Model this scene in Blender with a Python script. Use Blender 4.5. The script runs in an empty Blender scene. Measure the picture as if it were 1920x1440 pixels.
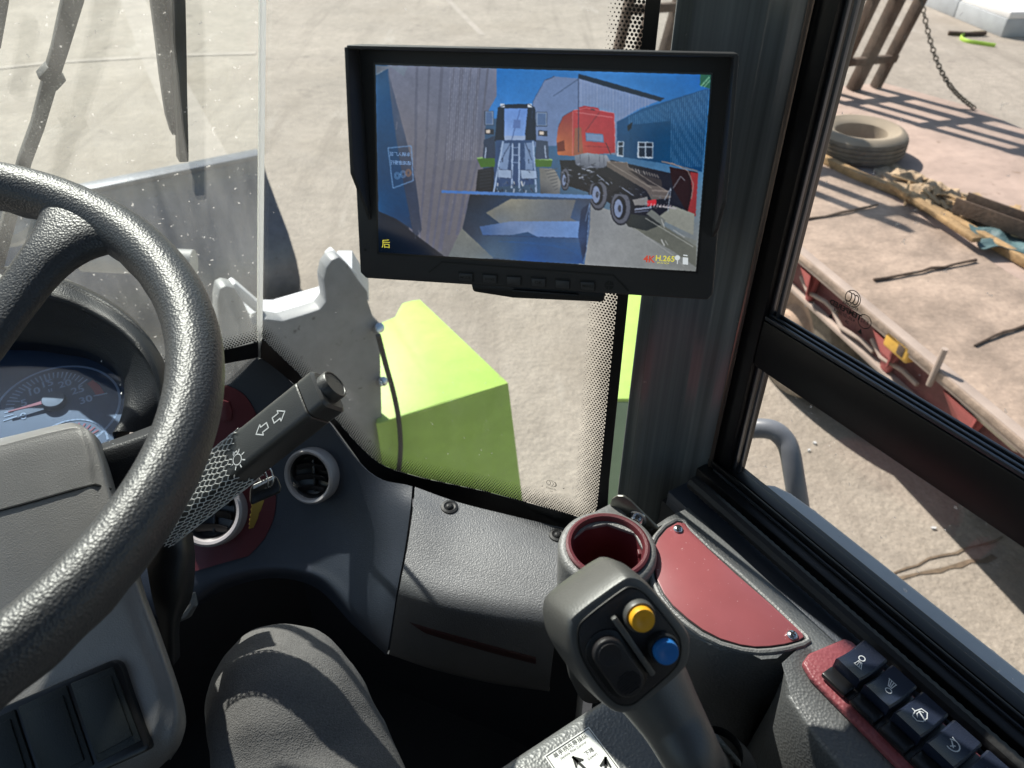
import bpy, bmesh, math, random
from mathutils import Vector, Matrix
from mathutils.bvhtree import BVHTree
random.seed(7)
S = bpy.context.scene
COL = S.collection
rad = math.radians

# ------------------------------------------------------------------ frame of reference
H = 3.0                      # the driver's eye above the yard
FPX = 1430.0                 # focal length in photograph pixels
PITCH = rad(37.7)
C_, S_ = math.cos(PITCH), math.sin(PITCH)
CAM = Vector((0, 0, H))
AZ = rad(32)                 # the machine points 32 degrees left of the camera
Fv = Vector((-math.sin(AZ), math.cos(AZ), 0)); Rv = Vector((math.cos(AZ), math.sin(AZ), 0)); Uv = Vector((0, 0, 1))
TA = rad(15)
Ft = Vector((-math.sin(TA), math.cos(TA), 0)); Rt = Vector((math.cos(TA), math.sin(TA), 0))   # trailer axes
EXPO = 0.82
def ray(u, v):
    x = (u - 960) / FPX; y = (720 - v) / FPX
    return Vector((x, C_ + S_ * y, -S_ + C_ * y))
def P(u, v, t): return CAM + ray(u, v) * t
def Pz(u, v, z):
    r = ray(u, v); return CAM + r * (z / r.z)
def Pl(u, v, pl):
    r = ray(u, v); p, n = pl
    return CAM + r * ((p - CAM).dot(n) / r.dot(n))
def V(lat, fwd, z): return CAM + Rv * lat + Fv * fwd + Uv * z
def T(lat, lon, z): return CAM + Rt * lat + Ft * lon + Uv * z

# ------------------------------------------------------------------ mesh builder
class MB:
    def __init__(s): s.bm = bmesh.new(); s.cl = None
    def merge(s, b):
        vm = {}
        for v in b.verts: vm[v] = s.bm.verts.new(v.co)
        for f in b.faces:
            try: s.bm.faces.new([vm[v] for v in f.verts])
            except ValueError: pass
        b.free(); return s
    def face(s, pts):
        s.bm.faces.new([s.bm.verts.new(p) for p in pts]); return s
    def prism(s, pts, vec, bevel=0, seg=2):
        b = bmesh.new(); vec = Vector(vec)
        lo = [b.verts.new(p) for p in pts]; hi = [b.verts.new(Vector(p) + vec) for p in pts]
        n = len(pts)
        b.faces.new(lo); b.faces.new(hi[::-1])
        for i in range(n): b.faces.new((lo[i], hi[i], hi[(i + 1) % n], lo[(i + 1) % n]))
        bmesh.ops.recalc_face_normals(b, faces=b.faces)
        if bevel: bmesh.ops.bevel(b, geom=b.edges[:], offset=bevel, segments=seg, profile=.5, affect='EDGES', clamp_overlap=True)
        return s.merge(b)
    def box(s, c, ax, hs, bevel=0, seg=2):
        c = Vector(c); X, Y, Z = [Vector(a).normalized() * h for a, h in zip(ax, hs)]
        return s.prism([c - X - Y - Z, c + X - Y - Z, c + X + Y - Z, c - X + Y - Z], Z * 2, bevel, seg)
    def vbox(s, l0, l1, f0, f1, z0, z1, bevel=0, seg=2):   # box in machine axes
        return s.prism([V(l0, f0, z0), V(l1, f0, z0), V(l1, f1, z0), V(l0, f1, z0)], Uv * (z1 - z0), bevel, seg)
    def tbox(s, l0, l1, f0, f1, z0, z1, bevel=0, seg=2):   # box in trailer axes
        return s.prism([T(l0, f0, z0), T(l1, f0, z0), T(l1, f1, z0), T(l0, f1, z0)], Uv * (z1 - z0), bevel, seg)
    def tube(s, path, r, n=10, closed=False, caps=True, flat=1.0, up=None):
        path = [Vector(p) for p in path]; m = len(path)
        if not isinstance(r, (list, tuple)): r = [r] * m
        rings = []; prev = None
        for i, p in enumerate(path):
            if closed: d = path[(i + 1) % m] - path[i - 1]
            else: d = path[min(i + 1, m - 1)] - path[max(i - 1, 0)]
            d = d.normalized()
            a = Vector(up) if up is not None else (prev if prev is not None else (Uv if abs(d.z) < .9 else Vector((1, 0, 0))))
            a = (a - d * a.dot(d)).normalized()
            if up is None: prev = a
            b = d.cross(a)
            rings.append([s.bm.verts.new(p + (a * math.cos(2 * math.pi * k / n) + b * math.sin(2 * math.pi * k / n) * flat) * r[i]) for k in range(n)])
        for i in range(m if closed else m - 1):
            A, B = rings[i], rings[(i + 1) % m]
            for k in range(n):
                s.bm.faces.new((A[k], A[(k + 1) % n], B[(k + 1) % n], B[k]))
        if caps and not closed:
            s.bm.faces.new(rings[0][::-1]); s.bm.faces.new(rings[-1])
        return s
    def lathe(s, c, axis, prof, n=32, ref=None, a0=0, a1=2 * math.pi):
        c = Vector(c); ax = Vector(axis).normalized()
        a = Vector(ref) if ref is not None else (Uv if abs(ax.z) < .9 else Vector((1, 0, 0)))
        a = (a - ax * a.dot(ax)).normalized(); b = ax.cross(a)
        full = abs(a1 - a0 - 2 * math.pi) < 1e-6
        m = n if full else n + 1
        rings = []
        for r, h in prof:
            if r < 1e-7: rings.append([s.bm.verts.new(c + ax * h)] * m); continue
            rings.append([s.bm.verts.new(c + ax * h + (a * math.cos(a0 + (a1 - a0) * k / n) + b * math.sin(a0 + (a1 - a0) * k / n)) * r) for k in range(m)])
        for A, B in zip(rings, rings[1:]):
            for k in range(n):
                q = [A[k], A[(k + 1) % m], B[(k + 1) % m], B[k]]
                q = [v for i, v in enumerate(q) if v not in q[:i]]
                if len(q) > 2:
                    try: s.bm.faces.new(q)
                    except ValueError: pass
        return s
    def patch(s, g, sub=6, thick=0, out=None):
        g = [[Vector(p) for p in r] for r in g]
        def cr(a, b, c, d, t):
            return .5 * ((2 * b) + (c - a) * t + (2 * a - 5 * b + 4 * c - d) * t * t + (3 * b - a - 3 * c + d) * t ** 3)
        def line(r):
            o = []; n = len(r)
            for i in range(n - 1):
                a = r[i - 1] if i else r[0] * 2 - r[1]; d = r[i + 2] if i + 2 < n else r[-1] * 2 - r[-2]
                for k in range(sub): o.append(cr(a, r[i], r[i + 1], d, k / sub))
            o.append(r[-1]); return o
        rows = [line(r) for r in g]
        cols = [line([rows[i][j] for i in range(len(rows))]) for j in range(len(rows[0]))]
        b = bmesh.new()
        vs = [[b.verts.new(p) for p in c] for c in cols]
        for i in range(len(vs) - 1):
            for j in range(len(vs[0]) - 1):
                b.faces.new((vs[i][j], vs[i + 1][j], vs[i + 1][j + 1], vs[i][j + 1]))
        f = b.faces[:][len(b.faces) // 2]; f.normal_update()
        o = out if out is not None else CAM - f.calc_center_median()
        if f.normal.dot(o) < 0: bmesh.ops.reverse_faces(b, faces=b.faces[:])
        b.normal_update()
        s.bvh = BVHTree.FromBMesh(b)
        if thick: bmesh.ops.solidify(b, geom=b.faces[:], thickness=thick)
        return s.merge(b)
    def text(s, st, o, x, y, size, ax='CENTER', bold=0.0, thick=0.0):
        c = bpy.data.curves.new('t', 'FONT'); c.body = st; c.size = size; c.align_x = ax; c.align_y = 'CENTER'; c.offset = bold * size; c.resolution_u = 3
        ob = bpy.data.objects.new('t', c); COL.objects.link(ob)
        dg = bpy.context.evaluated_depsgraph_get(); me = bpy.data.meshes.new_from_object(ob.evaluated_get(dg))
        x = Vector(x).normalized(); y = Vector(y).normalized()
        vs = [s.bm.verts.new(Vector(o) + x * v.co.x + y * v.co.y) for v in me.vertices]
        for p in me.polygons:
            try: s.bm.faces.new([vs[i] for i in p.vertices])
            except ValueError: pass
        bpy.data.objects.remove(ob); bpy.data.curves.remove(c); bpy.data.meshes.remove(me)
        return s
    def stroke(s, pts, w, nrm, closed=False, th=.0002):   # flat printed line
        pts = [Vector(p) for p in pts]; n = Vector(nrm).normalized(); m = len(pts)
        for i in range(m if closed else m - 1):
            a, b = pts[i], pts[(i + 1) % m]; d = (b - a)
            if d.length < 1e-9: continue
            d.normalize(); q = n.cross(d) * w / 2; e = d * w * .4
            s.face([a - q - e, b - q + e, b + q + e, a + q - e])
        return s
    def build(s, name, mat, parent=None, smooth=35, loc=None):
        bmesh.ops.remove_doubles(s.bm, verts=s.bm.verts, dist=1e-6)
        me = bpy.data.meshes.new(name)
        L = parent['_L'] if parent is not None and '_L' in parent else (loc if loc is not None else (0, 0, 0))
        L = Vector(L)
        bmesh.ops.translate(s.bm, verts=s.bm.verts, vec=-L)
        s.bm.to_mesh(me); s.bm.free()
        me.shade_smooth(); me.set_sharp_from_angle(angle=rad(smooth))
        me.materials.append(mat)
        o = bpy.data.objects.new(name, me); COL.objects.link(o)
        if parent is not None: o.parent = parent; o['_L'] = tuple(L)
        else: o.location = L; o['_L'] = tuple(L)
        return o
def tag(o, label, cat, group=None, kind=None):
    if label: o['label'] = label
    if cat: o['category'] = cat
    if group: o['group'] = group
    if kind: o['kind'] = kind
    return o
def thing(name, label, cat, loc, group=None):
    o = bpy.data.objects.new(name, None); COL.objects.link(o); o.location = loc; o.empty_display_size = .05
    o['_L'] = tuple(loc); return tag(o, label, cat, group)
def copy_tree(o, parent=None):
    c = o.copy(); COL.objects.link(c)
    if parent is not None: c.parent = parent
    for ch in list(o.children): copy_tree(ch, c)
    return c

# ------------------------------------------------------------------ materials
def lin(c): return tuple((x / 255 / 12.92) if x / 255 <= .04045 else ((x / 255 + .055) / 1.055) ** 2.4 for x in c)
def M(name, col, rough=.5, metal=0., bump=None, var=None, spec=.5, coat=0., speck=None):
    m = bpy.data.materials.new(name); m.use_nodes = True; N = m.node_tree.nodes; Lk = m.node_tree.links
    b = N['Principled BSDF']; b.inputs['Base Color'].default_value = (*col, 1); b.inputs['Roughness'].default_value = rough
    b.inputs['Metallic'].default_value = metal; b.inputs['Specular IOR Level'].default_value = spec; b.inputs['Coat Weight'].default_value = coat
    tc = N.new('ShaderNodeTexCoord')
    csock = None
    if var:
        for sc, lo, hi in var:
            n = N.new('ShaderNodeTexNoise'); n.inputs['Scale'].default_value = sc; n.inputs['Detail'].default_value = 6; n.inputs['Roughness'].default_value = .62
            Lk.new(tc.outputs['Object'], n.inputs['Vector'])
            r = N.new('ShaderNodeMapRange'); r.inputs['From Min'].default_value = .32; r.inputs['From Max'].default_value = .68
            r.inputs['To Min'].default_value = lo; r.inputs['To Max'].default_value = hi
            Lk.new(n.outputs['Fac'], r.inputs['Value'])
            mx = N.new('ShaderNodeMix'); mx.data_type = 'RGBA'; mx.blend_type = 'MULTIPLY'; mx.inputs['Factor'].default_value = 1
            if csock is None: mx.inputs['A'].default_value = (*col, 1)
            else: Lk.new(csock, mx.inputs['A'])
            cc = N.new('ShaderNodeCombineColor')
            for k in range(3): Lk.new(r.outputs['Result'], cc.inputs[k])
            Lk.new(cc.outputs['Color'], mx.inputs['B']); csock = mx.outputs['Result']
    if speck:
        sc, thr, sc_col = speck
        n = N.new('ShaderNodeTexNoise'); n.inputs['Scale'].default_value = sc; n.inputs['Detail'].default_value = 3
        Lk.new(tc.outputs['Object'], n.inputs['Vector'])
        r = N.new('ShaderNodeMapRange'); r.inputs['From Min'].default_value = thr; r.inputs['From Max'].default_value = thr + .06
        Lk.new(n.outputs['Fac'], r.inputs['Value'])
        mx = N.new('ShaderNodeMix'); mx.data_type = 'RGBA'; Lk.new(r.outputs['Result'], mx.inputs['Factor'])
        if csock is None: mx.inputs['A'].default_value = (*col, 1)
        else: Lk.new(csock, mx.inputs['A'])
        mx.inputs['B'].default_value = (*sc_col, 1); csock = mx.outputs['Result']
    if csock is not None: Lk.new(csock, b.inputs['Base Color'])
    if bump:
        prev = None
        for ty, sc, st, di in bump:
            if ty == 'v':
                n = N.new('ShaderNodeTexVoronoi'); n.feature = 'SMOOTH_F1'; n.inputs['Smoothness'].default_value = .35; out = n.outputs['Distance']
            else:
                n = N.new('ShaderNodeTexNoise'); n.inputs['Detail'].default_value = 4; out = n.outputs['Fac']
            n.inputs['Scale'].default_value = sc; Lk.new(tc.outputs['Object'], n.inputs['Vector'])
            bp = N.new('ShaderNodeBump'); bp.inputs['Strength'].default_value = st; bp.inputs['Distance'].default_value = di
            Lk.new(out, bp.inputs['Height'])
            if prev: Lk.new(prev, bp.inputs['Normal'])
            prev = bp.outputs['Normal']
        Lk.new(prev, b.inputs['Normal'])
    return m
def glass(name, tint, veil, specks=(90, .70), refl=.9, dirt=0.0, vc=(.85, .82, .78), streak=False):
    m = bpy.data.materials.new(name); m.use_nodes = True; N = m.node_tree.nodes; Lk = m.node_tree.links
    N.remove(N['Principled BSDF']); out = N['Material Output']
    tr = N.new('ShaderNodeBsdfTransparent'); tr.inputs[0].default_value = (*tint, 1)
    gl = N.new('ShaderNodeBsdfGlossy'); gl.inputs['Roughness'].default_value = .02
    lw = N.new('ShaderNodeLayerWeight'); pw = N.new('ShaderNodeMath'); pw.operation = 'POWER'; pw.inputs[1].default_value = 5
    Lk.new(lw.outputs['Facing'], pw.inputs[0])
    ma = N.new('ShaderNodeMath'); ma.operation = 'MULTIPLY_ADD'; ma.inputs[1].default_value = .8 * refl; ma.inputs[2].default_value = .03 * refl
    Lk.new(pw.outputs[0], ma.inputs[0])
    m1 = N.new('ShaderNodeMixShader'); Lk.new(ma.outputs[0], m1.inputs[0]); Lk.new(tr.outputs[0], m1.inputs[1]); Lk.new(gl.outputs[0], m1.inputs[2])
    tc = N.new('ShaderNodeTexCoord')
    n = N.new('ShaderNodeTexNoise'); n.inputs['Scale'].default_value = specks[0]; n.inputs['Detail'].default_value = 2; Lk.new(tc.outputs['Object'], n.inputs['Vector'])
    r = N.new('ShaderNodeMapRange'); r.inputs['From Min'].default_value = specks[1]; r.inputs['From Max'].default_value = specks[1] + .05; r.inputs['To Min'].default_value = 0; r.inputs['To Max'].default_value = .35
    Lk.new(n.outputs['Fac'], r.inputs['Value'])
    n2 = N.new('ShaderNodeTexNoise'); n2.inputs['Scale'].default_value = 5; n2.inputs['Detail'].default_value = 6; n2.inputs['Roughness'].default_value = .6
    if streak:
        mp_ = N.new('ShaderNodeMapping'); mp_.inputs['Scale'].default_value = (9, 9, .7); Lk.new(tc.outputs['Object'], mp_.inputs['Vector']); Lk.new(mp_.outputs[0], n2.inputs['Vector'])
    else: Lk.new(tc.outputs['Object'], n2.inputs['Vector'])
    r2 = N.new('ShaderNodeMapRange'); r2.inputs['From Min'].default_value = .3; r2.inputs['From Max'].default_value = .7; r2.inputs['To Min'].default_value = veil * .5; r2.inputs['To Max'].default_value = veil * 1.5
    Lk.new(n2.outputs['Fac'], r2.inputs['Value'])
    ad = N.new('ShaderNodeMath'); ad.operation = 'ADD'; ad.use_clamp = True; Lk.new(r.outputs['Result'], ad.inputs[0]); Lk.new(r2.outputs['Result'], ad.inputs[1])
    tl = N.new('ShaderNodeBsdfTranslucent'); tl.inputs[0].default_value = (*vc, 1)
    df = N.new('ShaderNodeBsdfDiffuse'); df.inputs[0].default_value = (*[c * .72 for c in vc], 1)
    m0 = N.new('ShaderNodeMixShader'); m0.inputs[0].default_value = .35; Lk.new(tl.outputs[0], m0.inputs[1]); Lk.new(df.outputs[0], m0.inputs[2])
    m2 = N.new('ShaderNodeMixShader'); Lk.new(ad.outputs[0], m2.inputs[0]); Lk.new(m1.outputs[0], m2.inputs[1]); Lk.new(m0.outputs[0], m2.inputs[2])
    Lk.new(m2.outputs[0], out.inputs[0]); return m

G_FINE = [('n', 900, .35, .0006)]
m_dash = M('dash plastic', (.023, .031, .047), .48, spec=.7, bump=[('n', 700, .5, .0007)], var=[(6, .85, 1.15)])
m_dashgrain = M('dash grain plastic', (.085, .088, .094), .45, spec=1.0, bump=[('n', 620, .6, .0009)], var=[(9, .85, 1.15)])
m_console = M('console plastic', (.10, .103, .103), .47, spec=1.0, bump=[('v', 420, .5, .0008), ('n', 90, .2, .0006)], var=[(8, .85, 1.15)])
m_wheel = M('moulded leather grain', (.034, .035, .039), .45, bump=[('v', 640, .42, .0009), ('n', 900, .2, .0004)], spec=.75, var=[(9, .85, 1.2)])
m_shroud = M('shroud plastic', (.165, .156, .15), .47, spec=1.0, bump=[('v', 1000, .3, .0006), ('n', 600, .25, .0005)], var=[(7, .85, 1.12)])
m_hood = M('hood plastic', (.011, .012, .015), .5, bump=[('v', 800, .4, .0007)], spec=.45)
m_black = M('matt black plastic', (.012, .012, .013), .5, bump=G_FINE)
m_blackgl = M('satin black', (.010, .010, .011), .3)
m_rubber = M('black rubber', (.010, .010, .011), .55, bump=[('n', 300, .3, .001)])
m_frame = M('black anodised frame', (.008, .008, .009), .38, spec=.4)
m_track = M('aluminium track', (.10, .11, .13), .32, metal=.8)
m_mon = M('monitor case', (.036, .036, .037), .55, bump=[('n', 1100, .3, .0004)])
m_monbtn = M('monitor key', (.048, .048, .049), .5)
m_print = M('dark moulded lettering', (.004, .004, .004), .4)
m_printlt = M('grey moulded lettering', (.05, .05, .05), .4)
m_stalk = M('stalk plastic', (.024, .024, .024), .42, bump=G_FINE, spec=.9)
m_white = M('white print', (.62, .64, .66), .5)
m_net = M('white foam net', (.72, .72, .70), .7)
m_chrome = M('zinc plated steel', (.65, .66, .68), .24, metal=1, bump=[('n', 400, .15, .0004)])
m_brass = M('brass', (.62, .44, .12), .28, metal=1)
m_silver = M('silver painted ring', (.42, .40, .40), .38, metal=.25, bump=G_FINE)
m_maroon = M('maroon plastic', (.12, .022, .028), .42, bump=[('n', 700, .4, .0005)], var=[(10, .85, 1.15)])
m_maroond = M('dark maroon strip', (.034, .010, .011), .5, bump=[('n', 700, .4, .0005)])
m_maroonl = M('maroon lid', (.31, .088, .095), .30, var=[(14, .92, 1.08)], speck=(260, .69, (.52, .34, .34)), bump=[('n', 500, .08, .0004)])
m_maroonpad = M('maroon grained frame', (.26, .065, .075), .42, bump=[('v', 380, .5, .0008)])
m_lid = M('black lens', (.012, .015, .024), .11, spec=.9)
m_face = M('dial face', (.045, .068, .108), .45)
m_dialprint = M('dial print', (.55, .60, .66), .5)
m_red = M('red print', (.60, .05, .04), .5)
m_yellowbtn = M('yellow push button', (.78, .38, .02), .4)
m_bluebtn = M('blue push button', (.02, .16, .48), .4)
m_grip = M('joystick rubber', (.062, .062, .060), .45, spec=1.0, bump=[('n', 800, .35, .0005)], var=[(20, .9, 1.1)])
m_plate = M('joystick face plate', (.016, .014, .016), .5, bump=G_FINE)
m_pillar = M('pillar paint with reflection streaks', (.13, .145, .15), .22, var=[(1, .62, 1.5)], bump=[('n', 60, .06, .002), ('n', 700, .1, .0003)], speck=(150, .74, (.3, .32, .32)), spec=.6)
for _nd in m_pillar.node_tree.nodes:  # stretched noise paints vertical streak reflections into the pillar's colour
    if _nd.type == 'TEX_NOISE' and abs(_nd.inputs['Scale'].default_value - 1) < .01:
        _mp = m_pillar.node_tree.nodes.new('ShaderNodeMapping'); _mp.inputs['Scale'].default_value = (70, 70, .5)
        m_pillar.node_tree.links.new(_nd.inputs['Vector'].links[0].from_socket, _mp.inputs['Vector']); m_pillar.node_tree.links.new(_mp.outputs[0], _nd.inputs['Vector'])
m_castgrey = M('grey grained bracket', (.16, .16, .155), .48, spec=1.0, bump=[('n', 520, .7, .001)], var=[(12, .85, 1.15)])
m_steel = M('worn galvanised bracket', (.17, .17, .15), .4, metal=.6, var=[(30, .7, 1.2)], bump=[('n', 80, .2, .001)])
m_fabric = M('dark grey knit cloth', (.135, .130, .130), .9, bump=[('v', 900, .6, .0008), ('n', 40, .25, .004)], var=[(16, .9, 1.1), (700, .75, 1.25)], spec=.15)
m_shoe = M('black shoe', (.012, .012, .012), .5)
m_label = M('white sticker', (.78, .78, .75), .45)
m_ink = M('black ink', (.008, .008, .008), .5)
m_cabfloor = M('cab floor mat', (.012, .012, .013), .8, bump=[('n', 120, .4, .002)])
m_cabwall = M('cab liner', (.03, .03, .032), .7)
m_roof = M('roof liner', (.03, .03, .03), .8)
m_cabpaint = M('grey cab paint', (.42, .45, .48), .4, var=[(6, .9, 1.1)], bump=[('n', 40, .06, .002)])
m_lime = M('lime green paint', (.40, .60, .11), .5, var=[(3, .88, 1.06), (18, .92, 1.05)], speck=(24, .70, (.34, .38, .16)), bump=[('n', 60, .12, .003)])
m_palegreen = M('pale green primer', (.30, .42, .27), .5, var=[(8, .9, 1.06)])
m_tanrefl = M('tan reflection strip', (.30, .24, .20), .25, metal=.7)  # reflected tan of the yard, put into the strip's colour
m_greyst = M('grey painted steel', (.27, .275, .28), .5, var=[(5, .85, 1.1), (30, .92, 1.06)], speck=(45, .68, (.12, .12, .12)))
m_lit_st = M('steel edge coloured sunlit', (.62, .63, .66), .45, var=[(20, .9, 1.05)])  # lighter copy of the grey steel, sunlight put into its colour
m_bucket = M('worn bucket steel', (.13, .14, .17), .42, metal=.35, var=[(2.2, .75, 1.2), (22, .85, 1.1)], bump=[('n', 30, .25, .006)], speck=(38, .66, (.07, .07, .08)))
m_wiper = M('dusty wiper paint', (.035, .034, .033), .6, bump=[('n', 500, .4, .0006)], speck=(420, .60, (.20, .19, .18)))
m_wiperrub = M('wiper rubber', (.014, .014, .013), .5)
m_pipe = M('grey painted pipe', (.15, .16, .18), .42, var=[(9, .75, 1.1)], speck=(14, .70, (.28, .17, .12)))
m_seal = M('clear silicone joint', (.80, .82, .80), .35)
_n = m_seal.node_tree.nodes; _t = _n.new('ShaderNodeBsdfTranslucent'); _t.inputs[0].default_value = (.95, .95, .93, 1); _m = _n.new('ShaderNodeMixShader'); _m.inputs[0].default_value = .65
m_seal.node_tree.links.new(_n['Principled BSDF'].outputs[0], _m.inputs[1]); m_seal.node_tree.links.new(_t.outputs[0], _m.inputs[2]); m_seal.node_tree.links.new(_m.outputs[0], _n['Material Output'].inputs[0])
m_frit = M('black glass frit', (.006, .006, .006), .32)
m_tan = M('dusty trailer deck', (.36, .275, .215), .9, var=[(2.5, .70, 1.12), (5, .82, 1.12), (40, .9, 1.08)], bump=[('n', 14, .5, .02)])
m_pink = M('dusty pink deck sheet', (.40, .30, .25), .9, speck=(11, .66, (.24, .17, .13)), var=[(1.7, .78, 1.08), (9, .86, 1.08)], bump=[('n', 10, .3, .02)])
m_beam = M('faded maroon trailer beam', (.145, .042, .042), .65, var=[(4, .7, 1.2), (25, .8, 1.15)], bump=[('n', 40, .2, .004)])
m_flange = M('dusty flange', (.40, .32, .27), .8, var=[(4, .75, 1.12)])
m_redbr = M('faded red bracket', (.42, .10, .095), .6, var=[(6, .75, 1.15)])
m_rust = M('rusty steel', (.085, .055, .038), .85, var=[(6, .6, 1.3), (40, .7, 1.3)], bump=[('n', 60, .5, .006)])
m_wood = M('weathered timber', (.42, .27, .13), .85, var=[(4, .6, 1.25), (30, .75, 1.2)], bump=[('n', 50, .5, .006)])
m_wood2 = M('splintered timber', (.46, .31, .165), .85, var=[(8, .6, 1.25)], bump=[('n', 50, .5, .006)])
m_earth = M('sandy sawdust', (.42, .31, .20), .95, var=[(6, .6, 1.2), (40, .7, 1.25)], bump=[('n', 60, .8, .012)])
m_tyre = M('dusty tyre rubber', (.15, .125, .095), .9, var=[(4, .65, 1.3), (30, .8, 1.2)], bump=[('n', 50, .4, .01)])
m_tyretop = M('dust on tyre wall', (.33, .275, .205), .95, var=[(4, .8, 1.1)])
m_hub = M('dusty wheel hub', (.42, .30, .22), .85, var=[(12, .7, 1.15)])
m_amber = M('amber marker lens', (.72, .42, .07), .35, var=[(30, .8, 1.1)])
m_cream = M('cream tank paint', (.52, .48, .38), .6, var=[(6, .8, 1.1)])
m_chain = M('dirty chain', (.10, .085, .06), .6, metal=.4)
m_tarp = M('teal tarpaulin', (.07, .13, .14), .6, var=[(6, .7, 1.4)], bump=[('n', 18, .6, .03)])
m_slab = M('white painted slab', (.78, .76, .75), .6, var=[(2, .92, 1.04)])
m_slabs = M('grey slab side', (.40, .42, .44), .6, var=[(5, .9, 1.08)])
m_strap = M('lime strap', (.36, .58, .06), .6)
m_hose = M('black hose', (.018, .018, .017), .5)

# ------------------------------------------------------------------ ground
def ground_material():
    m = M('yard concrete', (.325, .284, .238), .92, var=[(.22, .86, 1.12), (1.6, .88, 1.1), (9, .86, 1.12), (55, .84, 1.14)],
          bump=[('n', 26, .55, .02), ('n', 160, .45, .006)], speck=(60, .69, (.20, .17, .14)))
    N = m.node_tree.nodes; Lk = m.node_tree.links; b = N['Principled BSDF']; src = b.inputs['Base Color'].links[0].from_socket
    tc = N.new('ShaderNodeTexCoord')
    def layer(src, scale, rot, lo, hi, to, detail=5):
        mp = N.new('ShaderNodeMapping'); mp.inputs['Scale'].default_value = scale; mp.inputs['Rotation'].default_value = (0, 0, rot); Lk.new(tc.outputs['Object'], mp.inputs['Vector'])
        n = N.new('ShaderNodeTexNoise'); n.inputs['Scale'].default_value = 1; n.inputs['Detail'].default_value = detail; n.inputs['Roughness'].default_value = .65; Lk.new(mp.outputs[0], n.inputs['Vector'])
        r = N.new('ShaderNodeMapRange'); r.inputs['From Min'].default_value = lo; r.inputs['From Max'].default_value = hi; r.inputs['To Min'].default_value = 0; r.inputs['To Max'].default_value = to[3]; Lk.new(n.outputs['Fac'], r.inputs['Value'])
        mx = N.new('ShaderNodeMix'); mx.data_type = 'RGBA'; Lk.new(r.outputs['Result'], mx.inputs['Factor']); Lk.new(src, mx.inputs['A']); mx.inputs['B'].default_value = (*to[:3], 1); return mx.outputs['Result']
    src = layer(src, (.35, .35, 1), 0, .5, .72, (.235, .195, .15, .6))            # broad brown wear
    src = layer(src, (2.4, .16, 1), AZ, .53, .66, (.21, .18, .148, .55))           # wheel tracks along the machine's line
    src = layer(src, (1.1, 1.1, 1), 1, .62, .70, (.12, .10, .085, .45))            # oil and damp stains
    src = layer(src, (1.7, .35, 1), TA, .60, .68, (.42, .385, .34, .5))            # pale scuffs
    Lk.new(src, b.inputs['Base Color']); return m
m_ground = ground_material()
m_joint = M('worn pale joint filler', (.38, .335, .29), .92, var=[(3, .85, 1.08), (40, .85, 1.1)])
m_crack = M('crack in concrete', (.17, .125, .085), .95, var=[(30, .6, 1.2)])
g = MB(); n = 8
for i in range(n):
    for j in range(n):
        x0 = -80 + 160 * i / n; y0 = -80 + 160 * j / n; w = 160 / n
        g.face([(x0, y0, 0), (x0 + w, y0, 0), (x0 + w, y0 + w, 0), (x0, y0 + w, 0)])
tag(g.build('ground', m_ground), 'tan concrete yard around the machine', None, kind='structure')
def ground_strip(name, pts, w, mat, z=.004, jag=0.0, label=None):
    mb = MB(); pw = [Pz(u, v, -H) + Uv * z for u, v in pts]; L = []; Rr = []
    fine = []
    for a, b in zip(pw, pw[1:]):
        k = max(1, int((b - a).length / .06)) if jag else 6
        fine += [a.lerp(b, i / k) for i in range(k)]
    fine.append(pw[-1])
    for i, p in enumerate(fine):
        d = (fine[min(i + 1, len(fine) - 1)] - fine[max(i - 1, 0)]).normalized(); q = Vector((d.y, -d.x, 0))
        wob = q * random.uniform(-jag, jag); ww = w * (1 + random.uniform(-.5, .5) * (jag > 0))
        L.append(p + wob + q * ww / 2); Rr.append(p + wob - q * ww / 2)
    for i in range(len(fine) - 1): mb.face([L[i], L[i + 1], Rr[i + 1], Rr[i]])
    o = mb.build(name, mat); tag(o, label, None, kind='structure'); return o
ground_strip('ground_line', [(232, -40), (300, 120), (395, 310)], .42, m_joint, label='worn pale line across the concrete left of the white joint')
ground_strip('ground_joint', [(-200, 150), (90, 118), (330, 104), (480, 100)], .16, m_joint, z=.008, label='pale joint across the concrete slabs')
ground_strip('ground_line', [(810, -30), (905, 66)], .10, m_joint, label='thin pale line above the monitor')
ground_strip('ground_crack', [(1688, 1092), (1725, 1080), (1765, 1076), (1800, 1062), (1845, 1053), (1860, 1040)], .022, m_crack, jag=.02, label='jagged crack in the concrete beyond the window sill')
ground_strip('ground_crack', [(1600, 1098), (1660, 1085), (1720, 1060), (1790, 1035), (1880, 1008)], .012, m_crack, z=.006, jag=.012, label='hairline crack beside the jagged crack')
# pale litter on the concrete
for u, v, sz in [(1527, 832, .018), (1750, 992, .016), (1516, 846, .011)]:
    mb = MB(); c = Pz(u, v, -H) + Uv * .006
    k = 7; mb.prism([c + Vector((math.cos(6.283 * i / k) * sz * random.uniform(.5, 1.1), math.sin(6.283 * i / k) * sz * .7 * random.uniform(.5, 1.1), 0)) for i in range(k)], (0, 0, .006))
    tag(mb.build('litter_scrap', m_white, loc=c), 'white scrap of litter lying on the sunlit concrete beyond the lower side pane', 'litter', 'white scraps on the concrete')

# ------------------------------------------------------------------ cab planes
S0 = CAM + Vector((-.314, .774, -.552)); nC = Vector((.1828, .4198, 0)).normalized(); CP = (S0, nC)
SD = Pl(493, 0, CP) - S0; SD = SD * (.412 / SD.z)
nF = SD.cross(Rv).normalized()
if nF.dot(Fv) < 0: nF = -nF
FP = (S0, nF)
hC = Vector((.4198, -.1828, 0)).normalized()

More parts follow.
